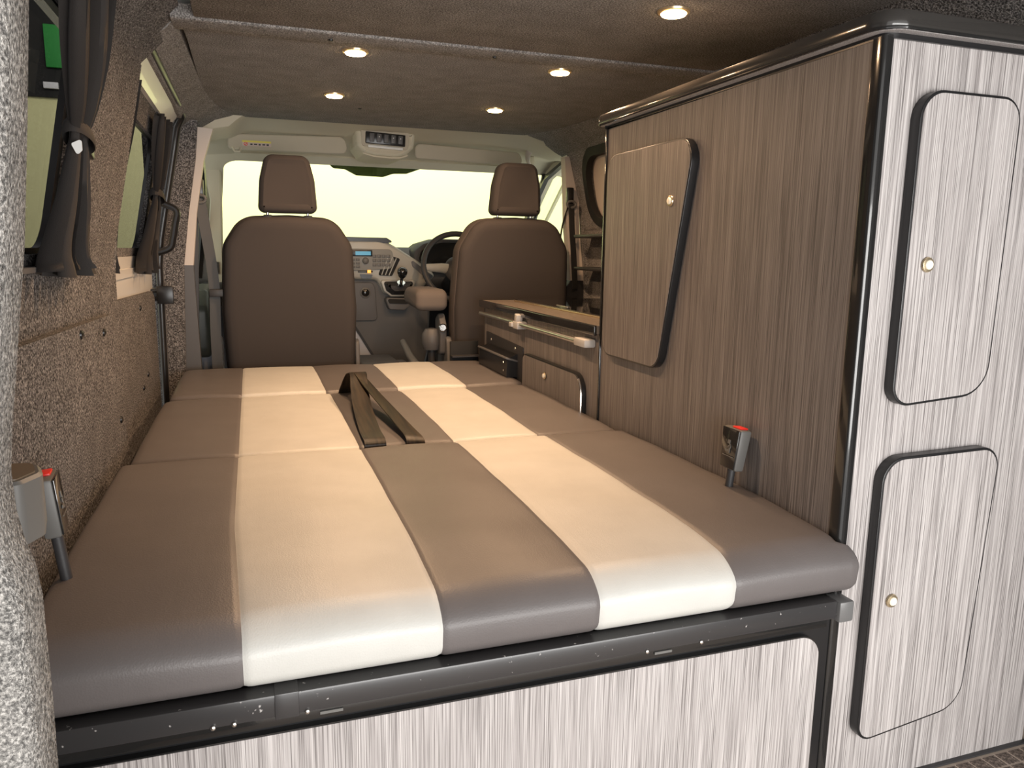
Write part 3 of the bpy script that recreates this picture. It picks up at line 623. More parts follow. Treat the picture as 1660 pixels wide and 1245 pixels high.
obj('cup_holder', slab(FXZ, rpoly([(0.655, 0.725), (0.80, 0.72), (0.785, 0.675), (0.76, 0.655), (0.68, 0.66)], 0.015, 4), 3.97, 4.04, 0.006), m_mid_pl, da)
obj('cup_holder_well', slab(FXZ, rpoly([(0.668, 0.717), (0.788, 0.713), (0.775, 0.69), (0.68, 0.693)], 0.008, 4), 3.965, 3.972), m_black_matt, da)
obj('lit_footwell_plate', slab(FXZ, [(0.30, 0.56), (0.515, 0.56), (0.60, 0.42), (0.66, 0.33), (0.30, 0.33)], 4.05, 4.07), m_foot, da)  # pale plate stands in for a lit patch of the passenger footwell
# instrument binnacle
bn = obj('instrument_hood', stack(NB(), rpoly([(0.82, 0.91), (0.825, 0.97), (0.87, 1.005), (0.96, 1.032), (1.20, 1.03), (1.30, 0.99), (1.30, 0.86), (0.90, 0.86)], [0.03]*8, 4), FXZ, [(4.02, 0.004), (4.03, 0), (4.28, 0)]), m_dark_pl, da)
obj('instrument_face', slab(FXZ, rpoly([(0.845, 0.92), (0.86, 0.965), (0.90, 0.995), (0.97, 1.012), (1.19, 1.01), (1.275, 0.975), (1.275, 0.875), (0.91, 0.875)], 0.02, 4), 4.012, 4.02), m_black_gloss, bn)
obj('trip_display', bx(0.875, 0.905, 4.006, 4.012, 0.862, 0.876), m_blue, bn, label='blue lit display')
# steering wheel
sw = thing('steering_wheel', 'dark grey steering wheel half hidden behind the driver seat', 'steering wheel', (1.02, 3.82, 0.885))
tilt = Matrix.Rotation(R(-24), 3, 'X'); C0 = Vector((1.02, 3.82, 0.885))
def wp(x, z, y=0): return C0 + tilt @ Vector((x, y, z))
obj('rim', tube(NB(), [wp(0.188*math.cos(a*math.pi/24), 0.188*math.sin(a*math.pi/24)) for a in range(48)], 0.0145, 12, closed=True), m_dark_pl, sw)
bm = NB(); tube(bm, [wp(-0.185, 0.0), wp(-0.09, 0.005, 0.02), wp(-0.03, 0, 0.03)], [0.014, 0.02, 0.024], 10, flat=(1.2, 0.6)); tube(bm, [wp(0.185, 0.0), wp(0.09, 0.005, 0.02), wp(0.03, 0, 0.03)], [0.014, 0.02, 0.024], 10, flat=(1.2, 0.6))
obj('spoke', bm, m_silver, sw)
obj('spoke', tube(NB(), [wp(0, -0.185), wp(0, -0.09, 0.02), wp(0, -0.02, 0.03)], [0.016, 0.022, 0.026], 10, flat=(0.6, 1.4)), m_dark_pl, sw)
obj('hub', disc_stack(NB(), wp(0, 0, 0.05), tilt @ Vector((0, -1, 0)), [(0.07, 0), (0.075, 0.02), (0.055, 0.04), (0.02, 0.046)], 24), m_dark_pl, sw)
bm = NB(); tube(bm, [wp(0, 0, 0.05), wp(0, 0, 0.26)], 0.04, 12); obj('column', bm, m_dark_pl, sw)
obj('stalk', tube(NB(), [wp(-0.03, 0.02, 0.09), wp(-0.12, 0.035, 0.09), wp(-0.155, 0.035, 0.09)], [0.007, 0.008, 0.011], 8), m_grey_pl, sw)

# seats
def seat(x0, x1, yb, zt, label, bolster):
    t = thing('cab_seat', label, 'seat', ((x0+x1)/2, yb+0.25, 0.2)); xc = (x0+x1)/2; hw = (x1-x0)/2
    body = rpoly([(x0+0.012, 0.36), (x1-0.012, 0.36), (x1, 0.72), (x1-0.015, 0.98), (xc+hw*0.68, zt-0.005), (xc, zt+0.004), (xc-hw*0.68, zt-0.005), (x0+0.015, 0.98), (x0, 0.72)], [0.05, 0.05, 0.2, 0.10, 0.10, 0.2, 0.10, 0.10, 0.2], 7)
    lean = lambda a, b, d: Vector((a, d-0.10*(b-0.5)-0.012*math.cos(min(1, abs(a-xc)/hw)*1.5), b))
    obj('backrest', stack(NB(), body, lean, [(yb+0.004, 0.05), (yb, 0.028), (yb+0.008, 0.010), (yb+0.022, 0.001), (yb+0.05, 0), (yb+0.13, 0), (yb+0.16, 0.012), (yb+0.17, 0.05)]), m_seat, t, smooth=50)
    obj('side_bolster', stack(NB(), body, lean, [(yb+0.045, -0.003), (yb+0.055, -0.007), (yb+0.12, -0.007), (yb+0.14, 0)]), m_seat_side if bolster else m_seat, t, smooth=50)
    # headrest
    hl = zt+0.018; hy = yb-0.055
    hp = rpoly([(xc-0.115, hl), (xc+0.115, hl), (xc+0.105, hl+0.13), (xc+0.082, hl+0.222), (xc-0.082, hl+0.222), (xc-0.105, hl+0.13)], [0.025, 0.025, 0.10, 0.04, 0.04, 0.10], 7)
    lean2 = lambda a, b, d: Vector((a, d-0.10*(b-hl), b))
    hr = obj('headrest', stack(NB(), hp, lean2, [(hy+0.006, 0.035), (hy, 0.018), (hy+0.008, 0.005), (hy+0.022, 0), (hy+0.075, 0), (hy+0.092, 0.008), (hy+0.10, 0.03)]), m_seat, t, smooth=50)
    for s in (-1, 1):
        obj('headrest_post', tube(NB(), [(xc+s*0.078, hy+0.05, zt-0.03), (xc+s*0.078, hy+0.045, hl+0.02)], 0.006, 10), m_chrome, hr)
        obj('post_collar', bx(xc+s*0.078-0.017, xc+s*0.078+0.017, hy+0.03, hy+0.065, zt-0.014, zt+0.010, bev=0.004), m_dark_pl, hr)
    obj('seat_cushion', bx(x0+0.02, x1-0.02, yb+0.10, yb+0.60, 0.34, 0.50, bev=0.04, seg=4), m_seat, t)
    obj('seat_box', bx(x0+0.05, x1-0.05, yb+0.10, yb+0.52, 0.0, 0.35, bev=0.01), m_dark_pl, t)
    obj('hinge_cover', slab(FYZ, rpoly([(yb+0.02, 0.36), (yb+0.25, 0.36), (yb+0.22, 0.52), (yb+0.06, 0.60)], 0.03, 5), x1 if not bolster else x0-0.028, x1+0.02 if not bolster else x0, 0.006), m_mid_pl, t)
    return t
s1 = seat(-0.112, 0.415, 3.26, 1.092, 'brown-grey cloth passenger seat seen from behind with raised headrest', False)
s2 = seat(0.852, 1.385, 3.26, 1.108, 'brown-grey cloth driver seat with inner armrest, behind the kitchen unit', True)
ar = obj('armrest', slab(FYZ, rpoly([(3.32, 0.70), (3.62, 0.715), (3.66, 0.76), (3.60, 0.80), (3.32, 0.80)], [0.03, 0.03, 0.03, 0.03, 0.04], 6), 0.69, 0.835, 0.03), m_arm, s2, label='paler cloth armrest')
obj('reclining_lever', slab(FYZ, rpoly([(3.34, 0.50), (3.42, 0.50), (3.44, 0.66), (3.38, 0.69), (3.33, 0.64)], 0.02, 4), 0.80, 0.83, 0.006), m_mid_pl, s2)
obj('recliner_knob', disc_stack(NB(), (0.815, 3.34, 0.625), (-0.3, -1, 0.1), [(0.018, 0), (0.019, 0.018), (0.014, 0.024)], 16), m_chrome, s2)
# handbrake and floor box between seats
hb = thing('handbrake', 'grey handbrake lever beside the driver seat', 'lever', (0.70, 3.5, 0.40))
obj('lever_grip', tube(NB(), [(0.725, 3.42, 0.42), (0.70, 3.52, 0.47), (0.682, 3.62, 0.535)], [0.020, 0.018, 0.014], 10), m_grey_pl, hb)
obj('lever_base', bx(0.70, 0.76, 3.36, 3.5, 0.30, 0.44, bev=0.01), m_mid_pl, hb)
bc = thing('battery_cover', 'low dark grey floor box between the two cab seats', 'box', (0.55, 3.4, 0.0))
obj('cover_body', bx(0.44, 0.62, 3.30, 3.62, 0.0, 0.475, bev=0.012), m_dark_pl, bc); obj('cover_tray', bx(0.62, 0.685, 3.30, 3.60, 0.0, 0.45, bev=0.012), m_mid_pl, bc)
# buckle stalk for driver belt
bk = thing('belt_stalk', 'dark belt stalk with a rounded cover beside the driver seat base', 'seat belt stalk', (0.79, 3.4, 0.45))
obj('stalk_cover', disc_stack(NB(), (0.775, 3.40, 0.52), (0, 0, 1), [(0.035, 0), (0.045, 0.03), (0.045, 0.07), (0.03, 0.095), (0.01, 0.10)], 16), m_mid_pl, bk)
obj('stalk_stem', tube(NB(), [(0.775, 3.40, 0.36), (0.775, 3.40, 0.53)], [0.012, 0.018], 10), m_dark_pl, bk)

# seat belts on the B pillars
def belt(label, gp, path, side_v, s):
    t = thing('seat_belt', label, 'seat belt', gp)
    obj('webbing', ribbon(NB(), catmull(path, 5), side_v, 0.042, 0.0012), m_belt, t)
    x, y, z = gp
    obj('height_adjuster', bx(x-0.016, x+0.016, y-0.012, y+0.016, z-0.02, z+0.055, bev=0.006), m_black, t)
    obj('guide_loop', tube(NB(), [(x+0.022*math.cos(a*0.524), y-0.02, z-0.022+0.015*math.sin(a*0.524)) for a in range(12)], 0.006, 8, closed=True), m_grey_pl, t)
    return t
b1 = belt('dark seat belt hanging on the passenger side cab pillar', (-0.178, 3.30, 1.18), [(-0.178, 3.285, 1.16), (-0.165, 3.285, 1.05), (-0.15, 3.285, 0.92), (-0.142, 3.285, 0.80), (-0.145, 3.28, 0.65), (-0.145, 3.28, 0.42)], (1, 0.3, 0), -1)
obj('belt_tongue', bx(-0.162, -0.108, 3.262, 3.278, 0.775, 0.805, bev=0.004), m_dark_pl, b1)
b2 = belt('dark seat belt hanging on the driver side cab pillar', (1.414, 3.32, 1.21), [(1.414, 3.30, 1.19), (1.42, 3.30, 1.08), (1.437, 3.31, 0.95), (1.45, 3.32, 0.83), (1.45, 3.32, 0.80)], (1, 0.6, 0), 1)
obj('webbing_return', ribbon(NB(), catmull([(1.41, 3.32, 1.19), (1.398, 3.36, 1.10), (1.39, 3.38, 1.0), (1.38, 3.42, 0.88)], 5), (1, 1.5, 0), 0.03, 0.0012), m_belt, b2)

# ------------------------------------------------------------------ bed cushions
SE = [-0.045, 0.228, 0.465, 0.70]
def cushion(x0, x1, y0, y1, z0, z1, rf, rb, label, bulge=0.0, seams=SE, domez=0.004, xend=0.022, near=False):
    t = thing('bed_cushion', label, 'cushion', ((x0+x1)/2, (y0+y1)/2, z0), group='sections of the folded out bed')
    yc, zc = (y0+y1)/2, (z0+z1)/2
    prof = rpoly([(y0, z0), (y1, z0), (y1, z1), (y0, z1)], [rf*0.5, rb*0.5, rb, rf], 7)
    # add points along the long edges for dome
    P2 = []
    for i, p in enumerate(prof):
        P2.append(p); q = prof[(i+1) % len(prof)]
        if (q-p).length > 0.06:
            n = int((q-p).length/0.04)
            for k in range(1, n): P2.append(p.lerp(q, k/n))
    pr_ = []
    for p in P2:
        u = (p.x-yc)/((y1-y0)/2); v = (p.y-zc)/((z1-z0)/2)
        y, z = p.x, p.y
        if v > 0: z += domez*(1-u*u)*v
        if u < 0: y -= bulge*(1-v*v)*(-u)
        if near and v > 0: z -= 0.010*v*max(0, min(1, (1.18-y)/0.23))**2
        pr_.append(Vector((y, z)))
    bounds = [x0] + seams + [x1]
    for si in range(5):
        a, b = bounds[si], bounds[si+1]
        st = [a, a+0.002, a+0.005, a+0.010] + [a+(b-a)*k/10 for k in range(1, 10)] + [b-0.010, b-0.005, b-0.002, b]
        bm = NB(); rows = []
        for x in st:
            g = 0.0
            ds = min([abs(x-s) for s in seams]); g += 0.0022*math.exp(-(ds/0.004)**2)
            puff = 0.0025*math.sin(math.pi*(x-a)/(b-a))
            de = min(x-x0, x1-x); e = 0.0
            if de < xend: e = xend*(1-math.sqrt(max(0, 1-((xend-de)/xend)**2)))*0.8
            q = inset(pr_, g+e) if (g+e) > 1e-5 else pr_
            wob = lambda y: 0.0008*math.sin(17*x+19*y)+0.0004*math.sin(43*y+9*x)
            if near: xw = lambda y, x=x: x + (0.020*min(1, max(0, (0.972-y)/0.010)) if x > x1-0.03 else 0) + (0.014*min(1, max(0, (1.3-y)/0.35)) if si == 0 and b-x < 0.02 or si == 1 and x-a < 0.02 else 0)
            else: xw = lambda y, x=x: x
            rows.append([bm.verts.new((xw(p.x), p.x, p.y+(puff+wob(p.x) if p.y > zc else 0))) for p in q])
        N = len(pr_)
        for r0, r1 in zip(rows, rows[1:]):
            for i in range(N): bm.faces.new((r0[i], r0[(i+1) % N], r1[(i+1) % N], r1[i]))
        bm.faces.new(rows[0][::-1]); bm.faces.new(rows[-1])
        cream = si in (1, 3)
        obj('upholstery_panel', bm, m_cream_leather if cream else m_dark_leather, t, label='cream leatherette stripe' if cream else None, smooth=60)
    return t
cushion(-0.285, 0.926, 0.948, 1.775, 0.405, 0.505, 0.052, 0.022, 'nearest and longest striped leatherette cushion at the front edge of the bed', bulge=0.012, near=True, xend=0.013)
cushion(-0.275, 0.925, 1.785, 2.53, 0.405, 0.500, 0.022, 0.03, 'middle striped leatherette bed cushion with the webbing strap lying on it', seams=[-0.045, 0.230, 0.465, 0.69])
cushion(-0.262, 0.925, 2.54, 3.135, 0.405, 0.503, 0.022, 0.022, 'farthest striped leatherette bed cushion behind the cab seats', seams=[-0.045, 0.220, 0.462, 0.705])
# support under the cushions
bf = thing('bed_platform', 'black scuffed steel bed frame with grey laminate front panel under the bed', 'bed base', (0.3, 0.95, 0))
obj('cross_bar', bx(-0.29, 0.902, 0.936, 0.968, 0.372, 0.404, bev=0.003), m_bar, bf)
obj('end_cap', bx(0.902, 0.932, 0.930, 0.970, 0.366, 0.403, bev=0.004), m_cap, bf, label='grey plastic end cap')
obj('joint_sleeve', bx(0.005, 0.035, 0.9335, 0.968, 0.3705, 0.4055, bev=0.001), m_bar, bf)
for x in (-0.07, -0.045, 0.045, 0.545, 0.64): obj('bolt', disc_stack(NB(), (x, 0.9355, 0.374), (0, -1, 0), [(0.0032, 0), (0.003, 0.002), (0.0015, 0.003)], 10), m_alu, bf)
obj('under_rail', bx(-0.29, 0.895, 0.948, 0.975, 0.352, 0.371, bev=0.002), m_black_gloss, bf)
obj('backing_panel', bx(-0.31, 0.922, 0.972, 0.99, 0.0, 0.36), m_black, bf)
obj('slat_base', bx(-0.28, 0.918, 1.0, 3.10, 0.375, 0.403), m_black_matt, bf)
pn = obj('front_panel', slab(FXZ, rpoly([(-0.30, 0.02), (0.893, 0.02), (0.893, 0.333), (-0.30, 0.333)], [0, 0, 0.04, 0], 8), 0.9595, 0.962), m_lam, bf, label='grey streaked laminate face')
obj('edge_banding', slab(FXZ, rpoly([(-0.301, 0.018), (0.895, 0.018), (0.895, 0.335), (-0.301, 0.335)], [0, 0, 0.042, 0], 8), 0.9605, 0.973), m_black_gloss, pn)
for x in (0.062, 0.565): obj('catch_plate', bx(x, x+0.03, 0.946, 0.949, 0.359, 0.363), m_grey_pl, bf)

# strap
st = thing('webbing_strap', 'loose brown webbing strap looped on the middle of the bed', 'strap', (0.3, 2.1, 0.505))
pa = catmull([(0.268, 1.785, 0.492), (0.268, 1.80, 0.513), (0.270, 1.90, 0.517), (0.280, 2.10, 0.535), (0.292, 2.25, 0.562), (0.302, 2.34, 0.585), (0.305, 2.385, 0.588)], 6)
obj('strap_end', ribbon(NB(), pa, (1, 0.05, 0), 0.052, 0.0012), m_strap, st)
pb = catmull([(0.366, 1.785, 0.492), (0.366, 1.80, 0.512), (0.360, 1.90, 0.520), (0.342, 2.08, 0.540), (0.325, 2.24, 0.560), (0.312, 2.36, 0.578)], 6)
obj('strap_end', ribbon(NB(), pb, [(1, 0.25, -0.10-0.45*i/len(pb)) for i in range(len(pb))], 0.050, 0.0012), m_strap, st)
pc = catmull([(0.305, 2.385, 0.588), (0.296, 2.42, 0.575), (0.285, 2.47, 0.53), (0.283, 2.535, 0.49)], 6)
obj('strap_loop', ribbon(NB(), pc, (1, 0.05, 0), 0.052, 0.0012), m_strap, st)

# ------------------------------------------------------------------ wardrobe
def door_slab(parent, fn, pts, d0, th, face_t, knob_at, kax, m, thick_label=None):
    """door with black edge band and laminate face; fn maps (a,b,depth)"""
    s = 1 if th > 0 else -1
    d = obj('door', slab(fn, pts, d0, d0+th, 0.0015), m_black, parent, label=thick_label)
    ins = inset([Vector(p) for p in pts], 0.0045)
    obj('door_face', slab(fn, ins, d0+th-s*0.001, d0+th+s*face_t), m, d)
    kn = obj('knob', disc_stack(NB(), knob_at, kax, [(0.0115, 0), (0.0125, 0.002), (0.0115, 0.004), (0.0085, 0.0045)], 24), m_metal_edge, d)
    obj_b = obj('knob_button', disc_stack(NB(), Vector(knob_at)+Vector(kax)*0.003, kax, [(0.0078, 0), (0.0078, 0.003), (0.006, 0.005), (0.002, 0.0055)], 20), m_knob, d)
    return d
wd = thing('wardrobe', 'tall wardrobe in streaked laminate with three black-edged doors on the right', 'wardrobe', (1.2, 1.4, 0))
WXR = lambda z: 1.2-xl(z)-0.02
bm = stack(NB(), [Vector(p) for p in [(0.944, 0.0), (1.447, 0.0), (1.452, 0.9), (WXR(1.3)-0.005, 1.304), (0.944, 1.304)]], FXZ, [(0.978, 0), (0.984, 0)]); obj('front_face', bm, m_lam, wd)
bm = bx(0.930, 0.944, 0.99, 1.933, 0.0, 1.304); obj('side_face', bm, m_lam_shaded, wd, label='laminate side with shade put into its colour')
bm = stack(NB(), [Vector(p) for p in [(0.944, 0.0), (1.447, 0.0), (1.452, 0.9), (WXR(1.3)-0.005, 1.304), (0.944, 1.304)]], FXZ, [(0.985, 0), (1.93, 0)]); obj('carcass', bm, m_black_matt, wd)
obj('corner_post', slab(FXY, rpoly([(0.928, 0.975), (0.946, 0.975), (0.946, 0.994), (0.928, 1.000)], [0.006, 0.001, 0.001, 0.001], 4), 0.0, 1.304), m_black_gloss, wd)
obj('rear_edge', bx(0.925, 0.945, 1.929, 1.938, 0.0, 1.304, bev=0.002), m_black_gloss, wd)
tp_out = rpoly([(0.905, 0.952), (1.47, 0.952), (1.47, 1.945), (0.905, 1.958)], [0.05, 0, 0, 0.012], 8)
tp_out = rpoly([(0.908, 0.952), (1.405, 0.952), (1.405, 1.955), (0.908, 1.955)], [0.045, 0, 0, 0.012], 8)
obj('under_strip', slab(FXY, inset(tp_out, 0.021), 1.299, 1.308), m_black, wd)
tpn = obj('top_board', slab(FXY, inset(tp_out, 0.0045), 1.307, 1.332), m_lam, wd)
obj('top_edging', stack(NB(), tp_out, FXY, [(1.309, 0.004), (1.311, 0.001), (1.314, 0), (1.328, 0), (1.335, 0.003), (1.338, 0.010), (1.336, 0.016)]), mat('black_gloss_trim', (0.03, 0.028, 0.026), 0.16, coat=0.6), tpn)
obj('edge_bead', tube(NB(), [(p[0], p[1], 1.310) for p in inset(tp_out, 0.002)], 0.0028, 8, closed=True), m_black_gloss, tpn)
# side door, trapezoid
pts = rpoly([(1.888, 0.695), (1.888, 1.222), (1.462, 1.222), (1.580, 0.695)], [0.045, 0.05, 0.05, 0.05], 8)
door_slab(wd, FYZ, pts, 0.930, -0.020, 0.0008, (0.909, 1.550, 1.088), (-1, 0, 0), m_lam_shaded)
# rear doors
pts = rpoly([(0.995, 0.722), (1.205, 0.737), (1.207, 1.228), (0.995, 1.228)], [0.035, 0.06, 0.04, 0.045], 8)
door_slab(wd, FXZ, pts, 0.978, -0.020, 0.0008, (1.038, 0.957, 0.958), (0, -1, 0), m_lam)
pts = rpoly([(0.993, 0.105), (1.235, 0.135), (1.258, 0.64), (0.993, 0.635)], [0.03, 0.06, 0.04, 0.045], 8)
door_slab(wd, FXZ, pts, 0.978, -0.020, 0.0008, (1.038, 0.957, 0.376), (0, -1, 0), m_lam)

# belt buckles
def buckle(label, c, rotz, emblem=True, stem=0.05):
    t = thing('belt_buckle', label, 'seat belt buckle', c); c = Vector(c); rz = Matrix.Rotation(rotz, 3, 'Z') @ Matrix.Rotation(R(6), 3, 'Y')
    tr = lambda v: c + rz @ Vector(v)
    def bxr(x0, x1, y0, y1, z0, z1, bev):
        b = bx(x0, x1, y0, y1, z0, z1, bev=bev)
        for v in b.verts:
            if v.co.z < z0+0.3*(z1-z0): v.co.y *= 0.8; v.co.x *= 0.85
            v.co = tr(v.co)
        return b
    bd = obj('buckle_body', bxr(-0.013, 0.013, -0.030, 0.030, 0.0, 0.085, 0.005), m_grey_pl, t)
    obj('buckle_face', bxr(-0.0155, -0.0125, -0.0275, 0.0275, 0.003, 0.083, 0.001), m_black_gloss, bd, label='black face with a small grey emblem')
    bm = NB()
    if emblem:
        for a, b_, c_, d_ in ((-0.004, 0.004, 0.052, 0.060), (-0.008, 0.002, 0.044, 0.049), (-0.002, 0.009, 0.036, 0.041), (-0.006, -0.002, 0.034, 0.052), (-0.018, 0.016, 0.027, 0.0285)): 
            bb = bx(-0.0162, -0.0152, a, b_, c_, d_)
            for v in bb.verts: v.co = tr(v.co)
            join(bm, bb)
        obj('emblem', bm, m_grey_pl, bd)
    obj('release_button', bxr(-0.009, 0.009, -0.022, 0.006, 0.080, 0.0885, 0.002), m_red, t, label='red release button')
    obj('buckle_stem', tube(NB(), [tr((0, 0, 0.004)), tr((0, 0, -stem))], 0.008, 10, flat=(1, 1)), m_dark_pl, t)
    return t
buckle('seat belt buckle with red button standing between bed and wardrobe side', (0.898, 1.245, 0.545), R(0))
buckle('seat belt buckle with red button between bed and carpeted left wall', (-0.272, 1.15, 0.575), R(185), stem=0.07)
# grey plastic bracket by the rear pillar
bt = thing('plastic_bracket', 'grey moulded plastic bracket on the carpeted wall behind the rear pillar', 'bracket', (-0.25, 0.8, 0.72))
pts = rpoly([(-0.33, 0.75), (-0.33, 0.83), (-0.205, 0.83), (-0.193, 0.79), (-0.205, 0.76)], [0, 0, 0.02, 0.02, 0.01], 6)
obj('bracket_body', stack(NB(), pts, FXY, [(0.694, 0.012), (0.699, 0.002), (0.712, 0), (0.757, 0), (0.760, 0.003)]), m_grey_pl, bt)
obj('bracket_rim', stack(NB(), inset(pts, 0.006), FXY, [(0.756, 0), (0.7615, 0)]), mat('warm_lit_grey_plastic', (0.16, 0.12, 0.08), 0.5), bt)  # warm lamplight on the grey bracket's top is put into this brown

# ------------------------------------------------------------------ kitchen unit
ku = thing('kitchen_unit', 'low kitchen unit in laminate coloured as shaded with worktop and hob beyond the wardrobe', 'kitchen unit', (1.2, 2.5, 0))
obj('carcass', bx(0.944, 1.46, 1.945, 3.07, 0.0, 0.742), m_black_matt, ku)
obj('side_face', bx(0.930, 0.944, 1.945, 3.075, 0.0, 0.742), m_lam_shaded, ku)
obj('end_face', bx(0.930, 1.46, 3.07, 3.078, 0.0, 0.742), m_lam_shaded, ku)
wk = obj('worktop', bx(0.918, 1.50, 1.94, 3.085, 0.742, 0.766), m_worktop, ku)
obj('worktop_edging', slab(FXY, rpoly([(0.910, 1.94), (0.922, 1.94), (0.922, 3.092), (0.910, 3.092)], 0.003, 3), 0.738, 0.767, 0.004), m_black_gloss, wk)
obj('worktop_edging', bx(0.912, 1.50, 3.082, 3.092, 0.738, 0.767, bev=0.003), m_black_gloss, wk)
hb_ = obj('hob_frame', slab(FXY, rpoly([(1.03, 2.10), (1.42, 2.10), (1.42, 3.0), (1.03, 3.0)], 0.02, 5), 0.766, 0.772, 0.002), m_metal_edge, ku)
obj('hob_glass_lid', slab(FXY, rpoly([(1.036, 2.106), (1.414, 2.106), (1.414, 2.994), (1.036, 2.994)], 0.016, 5), 0.772, 0.7755), m_hob, hb_)
obj('hob_handle', bx(1.045, 1.055, 2.45, 2.56, 0.7755, 0.782, bev=0.002), m_alu, hb_)
pts = rpoly([(2.02, 0.30), (2.54, 0.30), (2.54, 0.612), (2.02, 0.612)], [0.02, 0.02, 0.03, 0.06], 8)
dk = door_slab(ku, FYZ, pts, 0.930, -0.018, 0.0008, (0.910, 2.31, 0.565), (-1, 0, 0), m_lam_shaded)
obj('door_edge_trim', tube(NB(), [(0.9125, 2.0205, 0.36), (0.9125, 2.0205, 0.45), (0.9125, 2.0205, 0.555), (0.9125, 2.028, 0.580), (0.9125, 2.042, 0.598)], 0.0035, 8), m_chrome, dk, label='chrome edge trim')
# table rail
rl = thing('table_rail', 'silver table rail with pale clips along the kitchen unit front', 'rail', (0.9, 2.5, 0.71))
obj('rail_tube', tube(NB(), [(0.905, 3.05, 0.714), (0.905, 1.985, 0.711)], 0.0085, 12), m_alu, rl)
obj('rail_backing', bx(0.912, 0.930, 1.99, 3.05, 0.708, 0.716), m_alu, rl)
bm = bx(0.893, 0.930, 1.965, 2.045, 0.700, 0.724, bev=0.005); obj('rail_end', bm, m_clip, rl)
bm = NB(); box(bm, 0.892, 0.930, 2.545, 2.60, 0.695, 0.722, bev=0.004); box(bm, 0.894, 0.918, 2.56, 2.585, 0.715, 0.748, bev=0.003, rot=Matrix.Rotation(R(12), 3, 'X')); box(bm, 0.885, 0.90, 2.59, 2.62, 0.70, 0.716, bev=0.003)
obj('rail_clip', bm, m_clip, rl)
# black control box under the rail
cb = thing('control_box', 'black metal box recessed in the kitchen unit beside the bed', 'box', (0.9, 2.8, 0.5))
obj('recess_plate', slab(FYZ, rpoly([(2.575, 0.42), (3.03, 0.42), (3.03, 0.640), (2.575, 0.625)], 0.006, 3), 0.9255, 0.930), m_dark_pl, cb)
obj('box_body', slab(FXZ, rpoly([(0.928, 0.595), (0.885, 0.578), (0.882, 0.508), (0.928, 0.508)], 0.004, 3), 2.63, 2.99), m_black, cb)
obj('box_lid', bx(0.878, 0.928, 2.625, 2.995, 0.576, 0.583, bev=0.001, rot=Matrix.Rotation(R(16), 3, 'Y'), piv=(0.884, 2.8, 0.580)), m_mid_pl, cb)
for y in (2.66, 2.96): obj('screw', disc_stack(NB(), (0.9255, y, 0.612), (-1, 0, 0), [(0.006, 0), (0.005, 0.002)], 10), m_alu, cb)
for z in (0.56, 0.53): obj('screw', disc_stack(NB(), (0.882, 2.665, z), (-1, 0, 0), [(0.004, 0), (0.003, 0.0015)], 10), m_alu, cb)
br = thing('seat_runner', 'black steel bracket at the far corner of the bed by the driver seat', 'bracket', (0.84, 3.15, 0.5))
obj('bracket_plate', bx(0.80, 0.925, 3.145, 3.16, 0.42, 0.585, bev=0.002), m_black_matt, br); obj('bracket_foot', bx(0.80, 0.925, 3.11, 3.145, 0.52, 0.526), m_dark_pl, br)

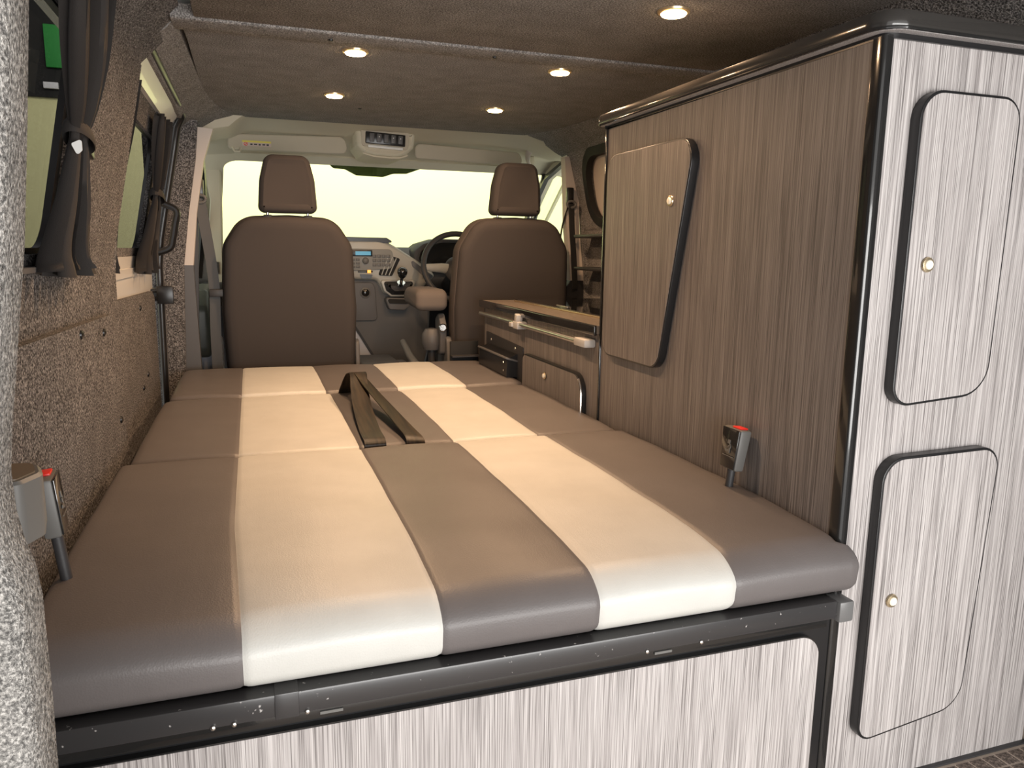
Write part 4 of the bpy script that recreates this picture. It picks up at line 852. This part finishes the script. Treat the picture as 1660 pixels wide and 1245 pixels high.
# ------------------------------------------------------------------ curtains
def curtain(label, rows, folds, off, tie, mirror_fold=1, tiebutton=None, tag=None, amp=0.012):
    """rows: (z, y0, y1, amp scale)"""
    t = thing('curtain', label, 'curtain', (xl(rows[0][0]), rows[0][1], rows[0][0]))
    path = catmull([(r[0], r[1], r[2]) for r in rows], 6); am = catmull([(r[3], 0, 0) for r in rows], 6)
    NX = folds*10; bm = NB(); front, backr = [], []
    for (zz, y0, y1), a in zip(path, am):
        A = amp*a.x; rw = []; rb_ = []
        for k in range(NX+1):
            u = k/NX; ph = 2*math.pi*folds*u + 0.7*math.sin(5*u+3*zz); s = math.sin(ph)
            fold = A*(0.65*s+0.25*math.sin(2.3*ph+4*zz)+0.35*math.sin(math.pi*u)*1.4)
            hem = 0.006*math.sin(ph*0.5+1) if zz < rows[-1][0]+0.01 else 0
            x = xl(zz, off)+fold+0.004; y = y0+(y1-y0)*u+0.75*A*math.cos(ph+0.6)
            rw.append(bm.verts.new((x, y, zz+hem))); rb_.append(bm.verts.new((x-0.0015, y, zz+hem)))
        front.append(rw); backr.append(rb_)
    for G in (front, backr):
        for a, b in zip(G, G[1:]):
            for i in range(NX): bm.faces.new((a[i], a[i+1], b[i+1], b[i]))
    obj('drape', bm, m_curtain, t, smooth=80)
    if tie:
        z, y0, y1 = tie; yc = (y0+y1)/2; hw = (y1-y0)/2
        lp = [(xl(z, off)+0.006+0.020*math.sin(a*math.pi/12), yc+(hw+0.006)*math.cos(a*math.pi/12), z+0.012*math.cos(a*math.pi/12)*-1) for a in range(24)]
        tb = obj('tieback', tube(NB(), lp, 0.010, 8, closed=True, flat=(1.3, 0.3)), m_curtain, t)
        ty = yc+hw+0.004
        obj('tieback_tab', bx(xl(z, off)+0.004, xl(z, off)+0.012, ty-0.004, ty+0.05, z-0.024, z-0.002, bev=0.003, rot=Matrix.Rotation(R(-14), 3, 'X')), m_black, tb)
        obj('popper', tube(NB(), [(xl(z, off)+0.0135, ty+0.012+0.0055*math.cos(a*0.628), z-0.010+0.0055*math.sin(a*0.628)) for a in range(10)], 0.0014, 6, closed=True), m_chrome, tb, label='chrome ring popper')
        if tag: 
            obj('care_tag', slab(FXZ, rpoly([(xl(z)+0.018, z-0.020), (xl(z)+0.034, z-0.012), (xl(z)+0.034, z-0.030), (xl(z)+0.026, z-0.038)], 0.003, 3), yc-0.060, yc-0.059), m_tag, tb, label='small white care tag')
    rail = [(xl(rows[0][0]-0.005, off+0.004), rows[0][1]-0.03, rows[0][0]-0.005), (xl(rows[0][0]-0.005, off+0.004), rows[0][2]+0.03, rows[0][0]-0.005)]
    obj('curtain_wire', tube(NB(), rail, 0.003, 6), m_black, t)
    return t
curtain('large dark brown curtain tied back beside the nearest side window',
        [(1.43, 1.27, 1.58, 0.8), (1.37, 1.28, 1.57, 0.9), (1.28, 1.33, 1.56, 1.0), (1.20, 1.40, 1.54, 0.8), (1.152, 1.445, 1.53, 0.45), (1.12, 1.44, 1.545, 0.6), (1.04, 1.41, 1.58, 0.9), (0.97, 1.37, 1.61, 1.1), (0.925, 1.35, 1.64, 1.5)],
        7, 0.014, (1.152, 1.445, 1.53), tag=True, amp=0.026)
curtain('dark curtain gathered at the front end of the sliding door window',
        [(1.365, 2.58, 2.92, 0.8), (1.33, 2.58, 2.90, 1.0), (1.25, 2.64, 2.89, 1.0), (1.17, 2.74, 2.89, 0.7), (1.135, 2.78, 2.885, 0.4), (1.09, 2.75, 2.90, 0.7), (1.0, 2.67, 2.92, 1.0), (0.93, 2.58, 2.93, 1.2), (0.89, 2.55, 2.95, 1.3)],
        6, -0.004, (1.137, 2.78, 2.885), amp=0.022)
curtain('narrow strip of dark curtain at the near end of the sliding door window',
        [(1.39, 2.17, 2.27, 0.8), (1.25, 2.17, 2.255, 0.9), (1.12, 2.17, 2.225, 0.5), (1.07, 2.16, 2.22, 0.6), (0.95, 2.17, 2.27, 1.0), (0.905, 2.17, 2.31, 1.2)],
        3, -0.02, None, amp=0.010)
# small catch for the thin curtain
# ------------------------------------------------------------------ downlights
lights = [(0.294, 2.196, 'nearer of the two left-hand lit ceiling downlights'), (0.301, 2.816, 'farther of the two left-hand lit ceiling downlights'),
          (0.90, 1.562, 'nearest lit ceiling downlight, at the top beside the wardrobe'), (0.894, 2.199, 'middle lit ceiling downlight of the right-hand row'),
          (0.90, 2.857, 'farthest lit ceiling downlight of the right-hand row'), (0.294, 1.562, 'lit ceiling downlight added out of view above the near end of the bed')]  # last one is out of view, added for its light on the bed
for x, y, lb in lights:
    zc = 1.493 if y < 2.0 else 1.50
    t = thing('downlight', lb, 'ceiling light', (x, y, zc), group='round ceiling downlights')
    obj('lamp_rim', disc_stack(NB(), (x, y, zc), (0, 0, -1), [(0.036, 0), (0.035, 0.004), (0.029, 0.006)], 28), m_lamp_rim, t)
    obj('lamp_lens', disc_stack(NB(), (x, y, zc-0.0055), (0, 0, -1), [(0.029, 0), (0.026, 0.004), (0.012, 0.0062)], 28), m_lamp_lens, t)
    l = bpy.data.lights.new('downlight_beam', 'AREA'); l.shape = 'DISK'; l.size = 0.06; l.energy = LAMP_W; l.color = WARM; l.spread = R(170)
    lo_ = bpy.data.objects.new('downlight_beam', l); lo_.location = (0, 0, -0.016); lo_.parent = t; COL.objects.link(lo_)
for x, y in ((0.215, 2.06), (0.65, 2.07), (0.42, 3.05), (0.92, 2.95)):
    struct('ceiling_stud', disc_stack(NB(), (x, y, 1.488 if y < 2.2 else 1.50), (0, 0, -1), [(0.007, 0), (0.006, 0.003), (0.003, 0.004)], 10), m_black)
